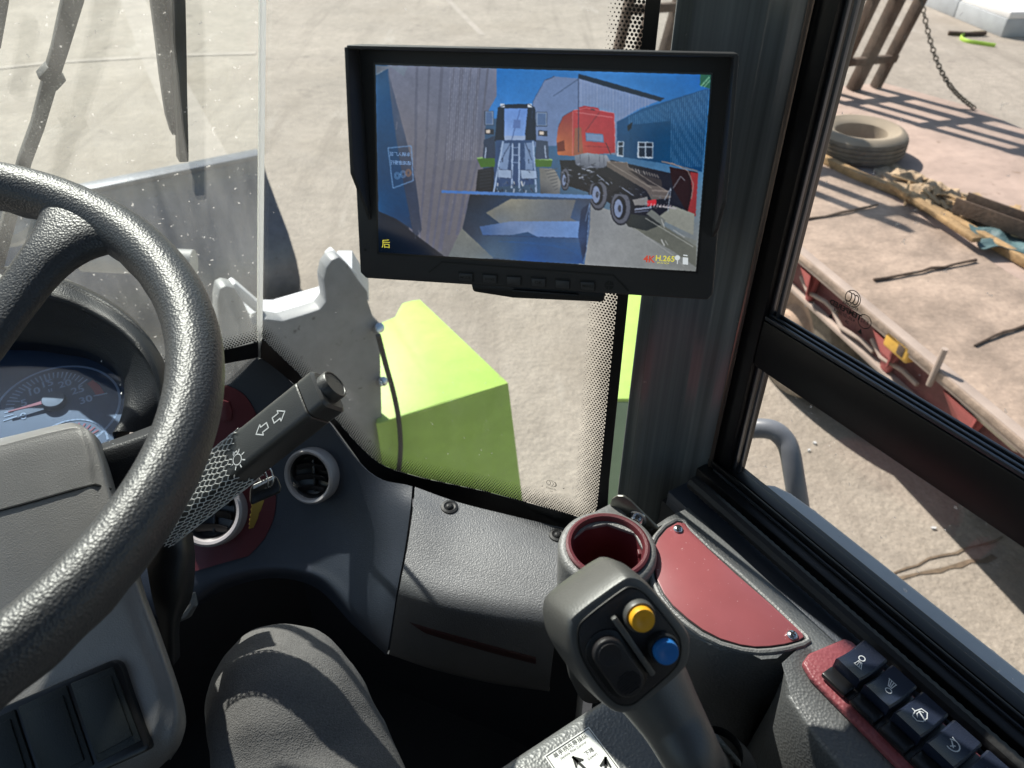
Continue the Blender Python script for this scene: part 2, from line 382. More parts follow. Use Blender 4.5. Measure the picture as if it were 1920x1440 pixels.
m_gfront = glass('dusty windscreen glass', (.93, .95, .92), .056, (190, .70), streak=True)
m_gcorner = glass('corner glass', (.95, .96, .94), .010, (240, .725), streak=True)
m_gside = glass('side window glass', (.95, .94, .92), .006, (130, .725))

# windscreen (front pane)
fw = thing('windscreen', 'dusty front windscreen pane left of the white vertical joint', 'window', S0)
def FQ(lat_from_seam, up):   # point on the front pane measured from the seam
    return S0 + SD * up + Rv * lat_from_seam
MB().prism([FQ(-.003, -.08), FQ(-1.0, -.08), FQ(-1.0, 2.3), FQ(-.003, 2.3)], nF * .004).build('pane', m_gfront, fw)
# border band at the foot, then fading dots
MB().prism([Pl(300, 712, FP) - nF * .001, Pl(422, 680, FP) - nF * .001, Pl(487, 668, FP) - nF * .001, Pl(489, 638, FP) - nF * .001, Pl(422, 654, FP) - nF * .001, Pl(300, 690, FP) - nF * .001], -nF * .0008).build('border_band', m_frit, fw)
def dots(mb, inner, pl, nin, rows, pitch, r0, off=.0012, towards=None):
    # inner: polyline (world points on the plane), dots fade over 'rows' rows on the side of 'towards'
    n = pl[1]
    segs = list(zip(inner, inner[1:]))
    lo = Vector((min(p.x for p in inner), min(p.y for p in inner), min(p.z for p in inner)))
    h = n.cross(Uv).normalized(); w = h.cross(n).normalized()
    o = inner[0]; us = [(p - o).dot(h) for p in inner]; vs = [(p - o).dot(w) for p in inner]
    D = rows * pitch
    i0, i1 = int((min(us) - D) / pitch) - 1, int((max(us) + D) / pitch) + 1
    j0, j1 = int((min(vs) - D) / (pitch * .866)) - 1, int((max(vs) + D) / (pitch * .866)) + 1
    pts2 = list(zip(us, vs)); tu, tv = (towards - o).dot(h), (towards - o).dot(w)
    for j in range(j0, j1):
        for i in range(i0, i1):
            x = (i + .5 * (j % 2)) * pitch; y = j * pitch * .866
            best = 9; side = 1
            for (ax, ay), (bx, by) in zip(pts2, pts2[1:]):
                dx, dy = bx - ax, by - ay; l2 = dx * dx + dy * dy
                if l2 < 1e-12: continue
                t = max(0, min(1, ((x - ax) * dx + (y - ay) * dy) / l2)); ex, ey = x - ax - dx * t, y - ay - dy * t
                d = math.hypot(ex, ey)
                if d < best - 1e-7:
                    best = d; side = (dx * (y - ay) - dy * (x - ax)) * (dx * (tv - ay) - dy * (tu - ax))
            if best < D and side > 0:
                rr = r0 * (1 - best / D) ** .55
                if rr < .00025: continue
                c = o + h * x + w * y - n * off
                mb.face([c + (h * math.cos(k * 1.0472) + w * math.sin(k * 1.0472)) * rr for k in range(6)])
    return mb
dots(MB(), [Pl(u, v, FP) for u, v in [(300, 690), (422, 654), (486, 638)]], FP, None, 6, .0036, .0017, towards=Pl(400, 300, FP)).build('dot_pattern', m_frit, fw)

# corner pane
cw = thing('corner_window', 'angled corner window pane with black dotted border between joint and pillar', 'window', P(800, 900, .93))
cb = [(486, 690), (545, 722), (627, 799), (692, 894), (758, 934), (1008, 996), (1084, 1012), (1150, 1012)]
pane = [Pl(u, v, CP) for u, v in cb] + [Pl(1172, 960, CP)]
zt = .40
top_r = pane[-1].copy(); top_r.z = H + zt
seam_top = S0 + SD * ((zt + .552) / .412)
MB().prism(pane + [top_r, seam_top + hC * .003, S0 + hC * .003], nC * .004).build('pane', m_gcorner, cw)
inner = [(493, 634), (562, 700), (627, 781), (668, 828), (697, 856), (715, 869), (740, 880), (794, 895), (916, 921), (1012, 947), (1082, 967), (1100, 968), (1113, 962), (1120, 950), (1127, 880), (1159, 554), (1212, 0), (1240, -280)]
outer = [(487, 668), (548, 714), (627, 796), (672, 858), (692, 888), (715, 908), (758, 928), (796, 940), (912, 968), (1008, 990), (1080, 1004), (1120, 1012), (1142, 1002), (1140, 950), (1143, 900), (1179, 554), (1240, 0), (1270, -280)]
mb = MB(); off = nC * -.001
iv = [Pl(u, v, CP) + off for u, v in inner]; ov = [Pl(u, v, CP) + off for u, v in outer]
for i in range(len(iv) - 1): mb.prism([iv[i], iv[i + 1], ov[i + 1], ov[i]], nC * -.0008)
mb.build('border_band', m_frit, cw)
dots(MB(), [Pl(u, v, CP) for u, v in inner], CP, None, 9, .0032, .0015, towards=Pl(900, 600, CP)).build('dot_pattern', m_frit, cw)
mb = MB(); q = nC * -.0015                 # maker's mark in the corner of the glass
c = Pl(1035, 905, CP) + q
for k in range(3): mb.stroke([c + hC * (-.0032 + k * .0032 + .0022 * math.cos(a)) + Uv * .003 * math.sin(a) for a in [rad(80 - i * 20) for i in range(9)]], .0006, nC)
mb.stroke([c + hC * .0062 * math.cos(a) + Uv * .0045 * math.sin(a) for a in [rad(i * 18) for i in range(20)]], .0005, nC, True)
mb.text('E000195', c - Uv * .0085, hC, Uv, .0035); mb.text('AS', c - Uv * .0125, hC, Uv, .003)
for du in (-18, 22): mb.stroke([Pl(1035 + du, 912 + du * .12, CP) + q, Pl(1036.5 + du, 912 + du * .12, CP) + q], .001, nC)
mb.build('glass_mark', m_ink, cw)
# silicone joint between the panes
js = thing('glazing_joint', 'thin white vertical joint between the windscreen and the corner window', 'glass joint', S0)
MB().prism([S0 - Rv * .0028 - nF * .003 + SD * -.03, S0 + Rv * .0022 - nF * .003 + SD * -.03, S0 + Rv * .0022 + nF * .004 + SD * -.03, S0 - Rv * .0028 + nF * .004 + SD * -.03], SD * 2.3, .0008).build('joint_strip', m_seal, js)

# ------------------------------------------------------------------ pillar
pl_ = thing('cab_pillar', 'dark glossy grey cab pillar between corner window and side window', 'pillar', V(.43, .40, -1.2))
sec = [(.4085, .436), (.425, .427), (.445, .417), (.458, .410), (.466, .403), (.474, .390), (.480, .382), (.4845, .381), (.490, .392), (.53, .415), (.53, .47), (.49, .50), (.435, .461), (.4098, .4378)]
MB().prism([V(a, b, -1.2) for a, b in sec], Uv * 1.62, .0025).build('post', m_pillar, pl_)
# added strip, coloured tan for the yard's reflection in the pillar edge
MB().prism([V(.4765, .3795, -.60), V(.4805, .3770, -.60), V(.4835, .3790, -.60), V(.480, .3815, -.60)], Uv * 1.02, .0008).build('edge_reflection', m_tanrefl, pl_)

# ------------------------------------------------------------------ side window
sw = thing('side_window', 'black framed sliding side window right of the pillar', 'window', V(.49, .2, -.56))
# frame post with its two rails
mb = MB(); mb.vbox(.486, .516, .362, .391, -.62, .42, .002)
mb.build('frame_post', m_frame, sw)
mb = MB()
for f in (.3605, .3535): mb.vbox(.4925, .4965, f - .0012, f + .0015, -.548, .42, .0005)
mb.build('guide_rail', m_track, sw)
MB().vbox(.486, .508, -.7, .3615, -.414, -.3655, .0015).build('cross_bar', m_frame, sw)
mb = MB()
for k, l in enumerate((.4885, .493, .4985)): mb.vbox(l - .0012, l + .0012, -.7, .3615, -.3652, -.3615 + .0008 * k, .0005)
mb.build('slide_track', m_track, sw)
mb = MB(); mb.vbox(.466, .486, -.7, .385, -.60, -.553, .002); mb.vbox(.4865, .499, -.7, .385, -.60, -.548, .001); mb.vbox(.4995, .512, -.7, .385, -.60, -.556, .0015)
mb.vbox(.4795, .4825, -.7, .385, -.553, -.5445, .001)
mb.build('bottom_rail', m_frame, sw)
MB().vbox(.4765, .4785, -.7, .372, -.5528, -.5496, .0004).build('track_line', m_track, sw)
MB().prism([V(.5, .366, -.368), V(.5, -.7, -.368), V(.5, -.7, .40), V(.5, .366, .40)], Rv * .004).build('upper_pane', m_gside, sw)
MB().prism([V(.502, .366, -.552), V(.502, -.7, -.552), V(.502, -.7, -.40), V(.502, .366, -.40)], Rv * .004).build('lower_pane', m_gside, sw)
# marking etched on the upper pane, seen from behind
mb = MB(); SP = (V(.4985, 0, 0), Rv)
def sq(u, v): return Pl(u, v, SP)
mx = -(sq(1640, 610) - sq(1580, 575)).normalized(); mx = Fv; my = Uv    # reads right to left from inside
c = sq(1599, 560)
mb.stroke([c + Fv * .0068 * math.cos(a) + Uv * .0068 * math.sin(a) for a in [rad(i * 15) for i in range(24)]], .0007, Rv, True)
for k in range(3): mb.stroke([c + Fv * (-.0028 + .0032 * k + .0022 * math.cos(a)) + Uv * .0042 * math.sin(a) for a in [rad(60 + i * 30) for i in range(9)]], .0009, Rv)
mb.text('E063388', sq(1594, 574), mx, my, .0042)
mb.text('TEMPERED', sq(1585, 581), mx, my, .0064, bold=.03)
mb.text('43R-010064', sq(1583, 591), mx, my, .0042)
mb.text('24', sq(1588, 604), mx, my, .0034)
c = sq(1621, 603)
mb.stroke([c + Fv * .0058 * math.cos(a) + Uv * .0058 * math.sin(a) for a in [rad(i * 18) for i in range(20)]], .0006, Rv, True)
mb.text('E32', c, mx, my, .0048)
for u, v in [(1558, 592), (1613, 621)]:
    c = sq(u, v); mb.face([c - Fv * .002 - Uv * .002, c + Fv * .002 - Uv * .002, c + Uv * .0025])
mb.build('glass_mark', m_ink, sw)
# ribbed rubber seal along the sill
sl = thing('sill_seal', 'ribbed black rubber seal along the side window sill', 'seal', V(.448, .2, -.565))
path = [V(.449, .372 - .0035 * i, -.5535) for i in range(300)]
MB().tube(path, [.0075 + .0007 * (i % 2) for i in range(300)], 10).build('seal_bead', m_rubber, sl)
MB().vbox(.428, .4655, -.7, .383, -.585, -.5655, .001).build('seal_base', m_dash, sl)
# outer body ledge
lg = thing('cab_ledge', 'grey painted cab body ledge outside the side window sill', 'body panel', V(.535, .1, -.6))
pts = [V(.513, -.8, -.575), V(.548, -.8, -.575), V(.548, .1, -.575), V(.547, .29, -.575), V(.545, .320, -.575), V(.539, .338, -.575), V(.53, .346, -.575), V(.513, .348, -.575)]
MB().prism([p - Uv * .5 for p in pts], Uv * .5, .006, 3).build('ledge_panel', m_cabpaint, lg)

# ------------------------------------------------------------------ cab shell (closes the footwell; unseen roof, rear wall and seat block light)
cs = thing('cab_shell', 'dark lined cab floor, bulkhead and roof around the footwell', 'cab', V(0, 0, -1.25))
MB().vbox(-.85, .50, -.9, .88, -1.30, -1.25).build('floor_mat', m_cabfloor, cs)
MB().prism([V(-.85, .86, -1.25), V(.13, .86, -1.25), V(.40, .46, -1.25), V(.43, .48, -1.25), V(.15, .88, -1.25), V(-.85, .88, -1.25)], Uv * .50).build('bulkhead', m_cabwall, cs)
MB().vbox(.44, .48, -.9, .40, -1.25, -.60).build('side_liner', m_cabwall, cs)
MB().vbox(-.85, -.82, -.9, .88, -1.25, -.45).build('side_liner', m_cabwall, cs)
MB().vbox(-.85, .50, -.93, -.9, -1.25, .02).build('rear_liner', m_cabwall, cs)  # unseen rear wall, raised to keep out light from behind
MB().vbox(-.40, .24, -.50, .02, -1.0, -.86, .03, 3).build('seat_cushion', m_cabwall, cs)
MB().prism([V(-.40, -.46, -.9), V(.24, -.46, -.9), V(.24, -.62, .12), V(-.40, -.62, .12)], -Fv * .12, .03, 3).build('seat_backrest', m_cabwall, cs)  # unseen seat, added to block light from behind
MB().prism([V(-.85, -.9, .42), V(.52, -.9, .42), V(.52, .40, .42), V(.30, .60, .42), V(-.85, .62, .42)], Uv * .05, .01).build('roof', m_roof, cs)

# ------------------------------------------------------------------ dashboard
ds = thing('dashboard', 'curved blue black dashboard with vents below the corner window', 'dashboard', P(600, 1000, .87))
mb = MB()
rows = [[(250, 720, .965), (335, 695, .96), (425, 676, .956), (495, 676, .95), (590, 763, .953), (690, 884, .948), (773, 912, .932)],
        [(250, 840, .965), (335, 830, .962), (425, 800, .966), (500, 800, .968), (600, 850, .962), (690, 935, .945), (769, 958, .915)],
        [(250, 970, .97), (335, 960, .968), (420, 940, .972), (510, 940, .975), (610, 962, .966), (690, 1015, .938), (758, 1035, .905)],
        [(250, 1080, .955), (340, 1070, .955), (420, 1045, .962), (510, 1035, .965), (610, 1056, .952), (685, 1110, .925), (744, 1110, .90)],
        [(250, 1160, .955), (345, 1135, .955), (420, 1090, .96), (510, 1070, .962), (600, 1088, .95), (672, 1162, .925), (727, 1218, .91)],
        [(250, 1175, .985), (345, 1152, .985), (420, 1106, .99), (510, 1084, .99), (592, 1102, .98), (662, 1172, .955), (722, 1226, .94)]]
mb.fine = 1
mb.patch([[P(*c) for c in r] for r in rows], 7, .004)
bvhL = mb.bvh; mb.build('main_panel', m_dash, ds, 50)
mb = MB()
rows = [[(778, 913, .930), (860, 942, .918), (960, 967, .906), (1075, 994, .893)],
        [(774, 956, .902), (855, 996, .886), (955, 1022, .872), (1065, 1046, .858)],
        [(764, 1025, .872), (845, 1062, .856), (945, 1086, .842), (1055, 1104, .830)],
        [(751, 1092, .848), (832, 1122, .834), (935, 1144, .822), (1048, 1158, .812)],
        [(743, 1135, .850), (825, 1160, .838), (925, 1184, .828), (1040, 1200, .818)],
        [(731, 1218, .872), (812, 1246, .863), (912, 1270, .855), (1030, 1288, .848)],
        [(726, 1226, .905), (810, 1254, .898), (910, 1278, .89), (1030, 1296, .885)]]
mb.patch([[P(*c) for c in r] for r in rows], 7, .004)
bvhR = mb.bvh; mb.build('access_panel', m_dashgrain, ds, 50)
def hit(bvh, u, v, off=.0):
    loc, nr, i, d = bvh.ray_cast(CAM, ray(u, v).normalized())
    if loc is None: return P(u, v, .86), (CAM - P(u, v, .86)).normalized()
    if nr.dot(CAM - loc) < 0: nr = -nr
    return loc + nr * off, nr
def decal(name, bvh, px, off, mat, parent, thick=.003, bevel=.001):
    pts = [hit(bvh, u, v, off)[0] for u, v in px]; nr = hit(bvh, sum(p[0] for p in px) / len(px), sum(p[1] for p in px) / len(px))[1]
    return MB().prism(pts, -nr * thick, bevel).build(name, mat, parent)
def ribbon(name, bvh, lo, hi, off, mat, parent):
    mb = MB(); A = []; B = []
    for (a, b), (c, d) in zip(lo, hi): A.append((a, b)); B.append((c, d))
    g = []
    for k in range(5):
        g.append([hit(bvh, a + (c - a) * k / 4, b + (d - b) * k / 4, off if 0 < k < 4 else off * .35)[0] for (a, b), (c, d) in zip(A, B)])
    return mb.patch(g, 3, .002).build(name, mat, parent, 50)
# closing wall under the dash lip
mb = MB()
ribbon('trim_strip', bvhR, [(768, 1166), (850, 1190), (930, 1212), (1005, 1232)], [(800, 1188), (862, 1207), (930, 1226), (1005, 1245)], .0012, m_maroond, ds)
# maroon insert round the inner vent
lo = [(426, 722), (455, 737), (478, 770), (498, 830), (508, 876), (517, 920), (515, 965), (497, 1008), (467, 1042)]
hi = [(330, 740), (335, 800), (338, 830), (340, 870), (342, 920), (344, 960), (346, 1000), (352, 1040), (362, 1072)]
ribbon('maroon_insert', bvhL, lo, hi, .004, m_maroon, ds)
decal('blank_plug', bvhL, [(420, 748), (432, 752), (438, 770), (437, 787), (425, 790), (416, 785)], .007, m_maroon, ds)
# vents: silver ring > black bowl and slats
def vent(u, v, r, ncam, ref_t):
    fwdc = Vector((0, C_, -S_)); upc = Vector((0, S_, C_))
    nr = (Vector((1, 0, 0)) * ncam[0] + upc * ncam[1] - fwdc * ncam[2]).normalized()
    loc, n0_ = hit(bvhL, u, v, .0)
    nr = (nr * .35 + n0_ * .65).normalized(); loc = loc + n0_ * ref_t
    up = (upc - nr * upc.dot(nr)).normalized(); sd = up.cross(nr)
    ringm = MB().lathe(loc, nr, [(r * .80, -.012), (r * .80, .003), (r * .84, .0062), (r * .92, .0075), (r * .985, .005), (r, .0), (r * .99, -.014)], 48).build('vent_ring', m_silver, ds)
    MB().lathe(loc, nr, [(r * .80, .002), (r * .72, -.002), (r * .69, -.0045), (r * .66, -.0052), (0, -.0056)], 40).build('vent_bowl', m_blackgl, ringm)
    for k in (-1.15, -.1, .95):
        mb = MB(); w = r * .62 * math.sqrt(max(.1, 1 - (k * .45) ** 2))
        a = loc + up * (k * r * .38) + nr * .0015
        rowa = []; rowb = []
        for i in range(9):
            x = -w + 2 * w * i / 8; bow = (1 - (x / w) ** 2) * r * .10
            rowa.append(a + sd * x + up * bow); rowb.append(a + sd * x + up * (bow - r * .20) - nr * .0045)
        mb.patch([rowa, rowb], 2, .0015); mb.build('slat', m_blackgl, ringm)
    MB().box(loc - nr * .003 + sd * r * .12, (up, sd, nr), (r * .58, .0016, .002), .0006).build('slat_link', m_blackgl, ringm)
    return ringm
vent(589, 889, .0355, (-.50, -.10, .82), .010)
vent(401, 958, .043, (-.20, .20, .9), .015)
def screw(bvh, u, v, parent, r=.0045, washer=True, mat=None, name='screw', loc=None, nr=None):
    if loc is None: loc, nr = hit(bvh, u, v, .0)
    mb = MB()
    if washer: mb.lathe(loc, nr, [(r * 2.2, 0), (r * 2.1, .0015), (r * 1.5, .0022), (r * 1.1, .001), (0, .001)], 28)
    mb.lathe(loc, nr, [(r, 0), (r, r * .35), (r * .8, r * .62), (r * .45, r * .78), (0, r * .8)], 20)
    o = mb.build(name, mat or m_black, parent)
    sd = nr.orthogonal().normalized(); up = nr.cross(sd)
    b = MB(); b.box(loc + nr * r * .76, (sd, up, nr), (r * .55, r * .13, r * .08)); b.box(loc + nr * r * .765, (up, sd, nr), (r * .55, r * .13, r * .08))
    b.build('screw_slot', m_ink, o); return o
screw(bvhR, 843, 951, ds, .0048)
screw(bvhR, 1046, 1004, ds, .0048)
# dash underside / pedal area
mb = MB(); mb.tube([P(330, 1158, .80), P(352, 1150, .79), P(364, 1132, .785), (P(360, 1112, .785))], [.006, .005, .004, .0035], 8); mb.build('column_cable', m_castgrey, ds)

# ------------------------------------------------------------------ instrument cluster + hood
DT = rad(13)
Dx = Rv; Dy = Fv * math.cos(DT) + Uv * math.sin(DT); Dn = Dx.cross(Dy).normalized()
DC = P(108, 766, .72); DP = (DC, Dn)
ic = thing('instrument_cluster', 'glossy instrument cluster with rev counter behind the steering wheel', 'gauge', DC)
Lp = [(-260, 700), (-150, 672), (-60, 656), (47, 652), (120, 660), (175, 671), (222, 699), (243, 735), (246, 770), (236, 806), (215, 845), (160, 900), (0, 940), (-200, 960)]
MB().prism([Pl(u, v, DP) - Dn * .0001 for u, v in Lp], -Dn * .01).build('dial_face', m_face, ic)
R0 = .0538
def dpt(r, ang, off=.0): # ang degrees, 0 = right, ccw
    return DC + Dx * r * math.cos(rad(ang)) + Dy * r * math.sin(rad(ang)) * 1.0 + Dn * off
mb = MB(); mb.stroke([dpt(R0, a * 5) for a in range(72)], .0022, Dn, True); mb.build('dial_ring', m_dialprint, ic)
A0, A1 = 196, 14
hubo = Pl(103, 755, DP) - DC
def smooth2(pts, sub):
    o = []; n = len(pts)
    for i in range(n - 1):
        p = pts[i - 1] if i else (2 * pts[0][0] - pts[1][0], 2 * pts[0][1] - pts[1][1]); b, c = pts[i], pts[i + 1]; d = pts[i + 2] if i + 2 < n else (2 * c[0] - b[0], 2 * c[1] - b[1])
        for k in range(sub):
            t = k / sub
            o.append(tuple(.5 * (2 * b[j] + (c[j] - p[j]) * t + (2 * p[j] - 5 * b[j] + 4 * c[j] - d[j]) * t * t + (3 * b[j] - p[j] - 3 * c[j] + d[j]) * t ** 3) for j in (0, 1)))
    o.append(pts[-1]); return o
tick = smooth2([(8, 789), (15, 752), (43, 722), (83, 703), (126, 699), (163, 712), (200, 738)], 5)
mb = MB()
def dq_(u, v): return Pl(u, v, DP) + Dn * .0003
for i, (u, v) in enumerate(tick):
    big = i % 5 == 0
    if i > 25 and i < 30: continue
    k = .24 if big else .16
    mb.stroke([dq_(u, v), dq_(u + (103 - u) * k, v + (757 - v) * k)], .0015 if big else .0013, Dn)
for tx, u, v in (('0', 44, 781), ('5', 45, 756), ('10', 63, 735), ('15', 88, 720), ('20', 122, 720), ('25', 146, 732), ('30', 161, 750)):
    mb.text(tx, dq_(u, v), Dx, Dy, .0118, bold=.02)
mb.text('II', dq_(95, 734), Dx, Dy, .009, bold=.01); mb.text('x', dq_(79, 752), Dx, Dy, .007)
mb.build('dial_scale', m_dialprint, ic)
mb = MB()
mb.face([dq_(u, v) for u, v in [(163, 719), (174, 713), (187, 723), (196, 737), (181, 743), (173, 730)]])
mb.build('red_zone', m_red, ic)
mb = MB(); c0 = Pl(92, 758, DP) + Dn * .004; c1 = Pl(19, 778, DP) + Dn * .004; q = Dn.cross((c1 - c0).normalized())
mb.prism([c0 - q * .0022, c0 + q * .0022, c1 + q * .0005, c1 - q * .0005], Dn * .001); mb.build('needle', m_red, ic)
MB().lathe(hubo + DC, Dn, [(.0105, -.002), (.0105, .0045), (.0095, .006), (0, .0062)], 32).build('needle_hub', M('hub cap', (.05, .06, .075), .4), ic)
# small lower gauge
C2 = Pl(131, 838, DP)
mb = MB(); mb.stroke([C2 + (Dx * math.cos(rad(a)) + Dy * math.sin(rad(a))) * .0315 + Dn * .0004 for a in range(-10, 191, 8)], .0018, Dn)
mb.text('40', C2 + Dy * .0165 + Dn * .0004, Dx, Dy, .006); mb.text('0', C2 + (Dx * math.cos(rad(160)) + Dy * math.sin(rad(160))) * .017 + Dn * .0004, Dx, Dy, .006)
for i in range(9):
    a = 170 - i * 12; d = Dx * math.cos(rad(a)) + Dy * math.sin(rad(a)); mb.stroke([C2 + d * .021 + Dn * .0004, C2 + d * .027 + Dn * .0004], .0011, Dn)
mb.build('dial_scale', m_dialprint, ic)
mb = MB()
for i in range(5):
    a = 62 - i * 11; d = Dx * math.cos(rad(a)) + Dy * math.sin(rad(a)); mb.stroke([C2 + d * .021 + Dn * .0004, C2 + d * .027 + Dn * .0004], .0016, Dn)
a = 128; d = Dx * math.cos(rad(a)) + Dy * math.sin(rad(a)); q = Dn.cross(d)
mb.prism([C2 + d * .006 - q * .001 + Dn * .002, C2 + d * .006 + q * .001 + Dn * .002, C2 + d * .026 + q * .0004 + Dn * .002, C2 + d * .026 - q * .0004 + Dn * .002], Dn * .0006)
mb.build('red_zone', m_red, ic)
m_gdial = glass('blue veiled dial lens', (.80, .86, .94), .006, (330, .80), refl=1.2, vc=(.34, .50, .80))  # veil tinted blue: dusty film, plus the sky's reflection put into colour
MB().prism([Pl(u, v, DP) + Dn * .011 for u, v in Lp], Dn * .0015).build('lens', m_gdial, ic)
for u, v in [(196, 696), (231, 740), (233, 756)]:     # curling edge of the protective film
    p = Pl(u, v, DP) + Dn * .014
    MB().prism([p, p + Dx * .0018 + Dy * .0014, p + Dx * .0008 - Dy * .0016], Dn * .0005).build('film_edge', m_white, ic)
# hood
hd = thing('cluster_hood', 'grained black hood arching over the instrument cluster', 'dash hood', P(170, 560, .8))
Ap = [(-260, 575, .80), (-150, 543, .80), (-60, 523, .80), (30, 520, .80), (100, 534, .79), (165, 560, .785), (222, 593, .775), (268, 633, .765), (300, 680, .75), (316, 735, .735), (318, 800, .72)]
Lq = [(-260, 700), (-150, 672), (-60, 656), (47, 652), (120, 660), (175, 671), (222, 699), (243, 735), (246, 770), (238, 806), (225, 830)]
hA, hW, hL = [], [], []
for (u, v, _), (lu, lv_) in zip(Ap, Lq):
    L_ = Pl(lu, lv_, DP) + Dn * .013; hL.append(L_)
    wu, wv = u + (lu - u) * .17, v + (lv_ - v) * .17; W_ = CAM + ray(wu, wv) * (((L_ - CAM).dot(Fv) - .003) / ray(wu, wv).dot(Fv)); hW.append(W_)
    hA.append(CAM + ray(u, v) * (((W_ - CAM).dot(Fv) + .016) / ray(u, v).dot(Fv)))
g = [[p + Fv * .05 - Uv * .14 for p in hA], [p + Fv * .035 - Uv * .02 for p in hA], [p + Fv * .010 + Uv * .001 for p in hA], [p for p in hA], hW, [w_.lerp(l_, .1) - Fv * .001 for w_, l_ in zip(hW, hL)], [w_.lerp(l_, .6) for w_, l_ in zip(hW, hL)], hL, [p - Dn * .02 for p in hL]]
MB().patch(g, 5, .003).build('hood_shell', m_hood, hd, 60)

# ------------------------------------------------------------------ steering wheel
wl = V(-.1733, .4769, -.2584); yaw = .0772; tl = .2146
R2 = Rv * math.cos(yaw) + Fv * math.sin(yaw); F2 = -Rv * math.sin(yaw) + Fv * math.cos(yaw)
Wd = F2 * math.cos(tl) + Uv * math.sin(tl); Wn = R2.cross(Wd).normalized()
st = thing('steering_wheel', 'black leather grained steering wheel in the foreground', 'steering wheel', wl)
WR = .2167; WT = .0168
def wpt(a, r=WR, h=0): return wl + (R2 * math.cos(a) + Wd * math.sin(a)) * r + Wn * h
NW = 220; mb = MB(); rings = []
for i in range(NW):
    a = 2 * math.pi * i / NW; ring = []
    d = R2 * math.cos(a) + Wd * math.sin(a)
    for k in range(20):
        b = 2 * math.pi * k / 20; rr = WT
        low = max(0, -math.sin(b))                       # finger grips moulded under the rim
        rr *= 1 + .05 * low * math.sin(a * 46) * (1 if math.sin(a * 3 + .5) > -.6 else 0)
        ring.append(mb.bm.verts.new(wl + d * (WR + rr * math.cos(b)) + Wn * rr * 1.08 * math.sin(b)))
    rings.append(ring)
for i in range(NW):
    A, B = rings[i], rings[(i + 1) % NW]
    for k in range(20): mb.bm.faces.new((A[k], A[(k + 1) % 20], B[(k + 1) % 20], B[k]))
mb.build('rim', m_wheel, st, 80)
hubc = wl - Wn * .075
def spoke(a):
    mb = MB(); g = []
    d = (R2 * math.cos(a) + Wd * math.sin(a)); q = Wn.cross(d)
    prof = [(.035, -.060, .024, .012), (.09, -.050, .020, .011), (.135, -.030, .0175, .011), (.168, -.013, .019, .0115), (.190, -.005, .026, .012), (.207, -.001, .042, .0125), (.217, 0, .058, .012)]
    rr = []
    for r, h, w, t in prof:
        c = wl + d * r + Wn * h; ring = []
        for k in range(16):
            b = 2 * math.pi * k / 16; ring.append(c + q * w * (abs(math.cos(b)) ** .8) * (1 if math.cos(b) > 0 else -1) + Wn * t * math.sin(b))
        rr.append(ring)
    g = [r + [r[0]] for r in rr]
    mb.patch(g, 4, 0, out=None); bmesh.ops.recalc_face_normals(mb.bm, faces=mb.bm.faces)
    return mb.build('spoke', m_wheel, st, 80)
spoke(math.atan2((P(150, 440, .54) - wl).dot(Wd), (P(150, 440, .54) - wl).dot(R2)))
a1 = math.atan2((P(150, 440, .54) - wl).dot(Wd), (P(150, 440, .54) - wl).dot(R2))
spoke(a1 + 2 * math.pi / 3); spoke(a1 + 4 * math.pi / 3)
MB().lathe(wl - Wn * .065, Wn, [(.05, -.03), (.058, -.01), (.055, .008), (.04, .016), (0, .018)], 40).build('hub', m_shroud, st)

# ------------------------------------------------------------------ steering column
sc = thing('steering_column', 'grey grained steering column shroud with blank switch panel under the wheel', 'steering column', P(100, 1100, 0.5750))
rows = [[(-260, 880, 0.6750), (0, 822, 0.6750), (115, 795, 0.6750), (143, 794, 0.6750), (160, 802, 0.6850), (165, 810, 0.7150)],
        [(-260, 905, 0.6100), (0, 834, 0.6100), (120, 803, 0.6100), (152, 801, 0.6110), (172, 811, 0.6170), (182, 822, 0.6550)],
        [(-260, 915, 0.6000), (0, 842, 0.6000), (125, 811, 0.6000), (157, 809, 0.6010), (180, 822, 0.6070), (190, 832, 0.6550)],
        [(-260, 980, 0.5900), (0, 905, 0.5900), (140, 868, 0.5900), (174, 862, 0.5920), (199, 872, 0.6000), (208, 880, 0.6550)],
        [(-260, 1030, 0.5830), (0, 957, 0.5830), (140, 918, 0.5830), (180, 908, 0.5850), (212, 920, 0.5930), (221, 928, 0.6550)],
        [(-260, 1130, 0.5700), (0, 1060, 0.5700), (160, 1010, 0.5700), (208, 1000, 0.5720), (237, 1008, 0.5810), (246, 1018, 0.6550)],
        [(-260, 1250, 0.5570), (0, 1180, 0.5570), (190, 1112, 0.5570), (237, 1100, 0.5590), (266, 1104, 0.5690), (272, 1110, 0.6450)],
        [(-260, 1360, 0.5430), (0, 1290, 0.5430), (215, 1212, 0.5430), (268, 1194, 0.5450), (300, 1194, 0.5550), (304, 1200, 0.6350)],
        [(-260, 1470, 0.5290), (0, 1400, 0.5290), (250, 1318, 0.5290), (308, 1300, 0.5310), (343, 1325, 0.5430), (346, 1330, 0.6250)],
        [(-260, 1590, 0.5230), (0, 1520, 0.5230), (235, 1425, 0.5230), (295, 1402, 0.5250), (338, 1388, 0.5390), (340, 1390, 0.6250)],
        [(-260, 1720, 0.5450), (0, 1620, 0.5450), (215, 1500, 0.5450), (275, 1460, 0.5450), (315, 1425, 0.5550), (320, 1425, 0.6350)]]
mb = MB().patch([[P(*c) for c in r] for r in rows], 6, .003); bvhS = mb.bvh
mb.build('shroud', m_shroud, sc, 60)
mb = MB(); cr_ = [hit(bvhS, u, v, .0006)[0] for u, v in [(-120, 990), (0, 957), (70, 938), (140, 918), (178, 909), (208, 918)]]
mb.tube(cr_, .0011, 6); mb.build('shroud_joint', m_ink, sc)
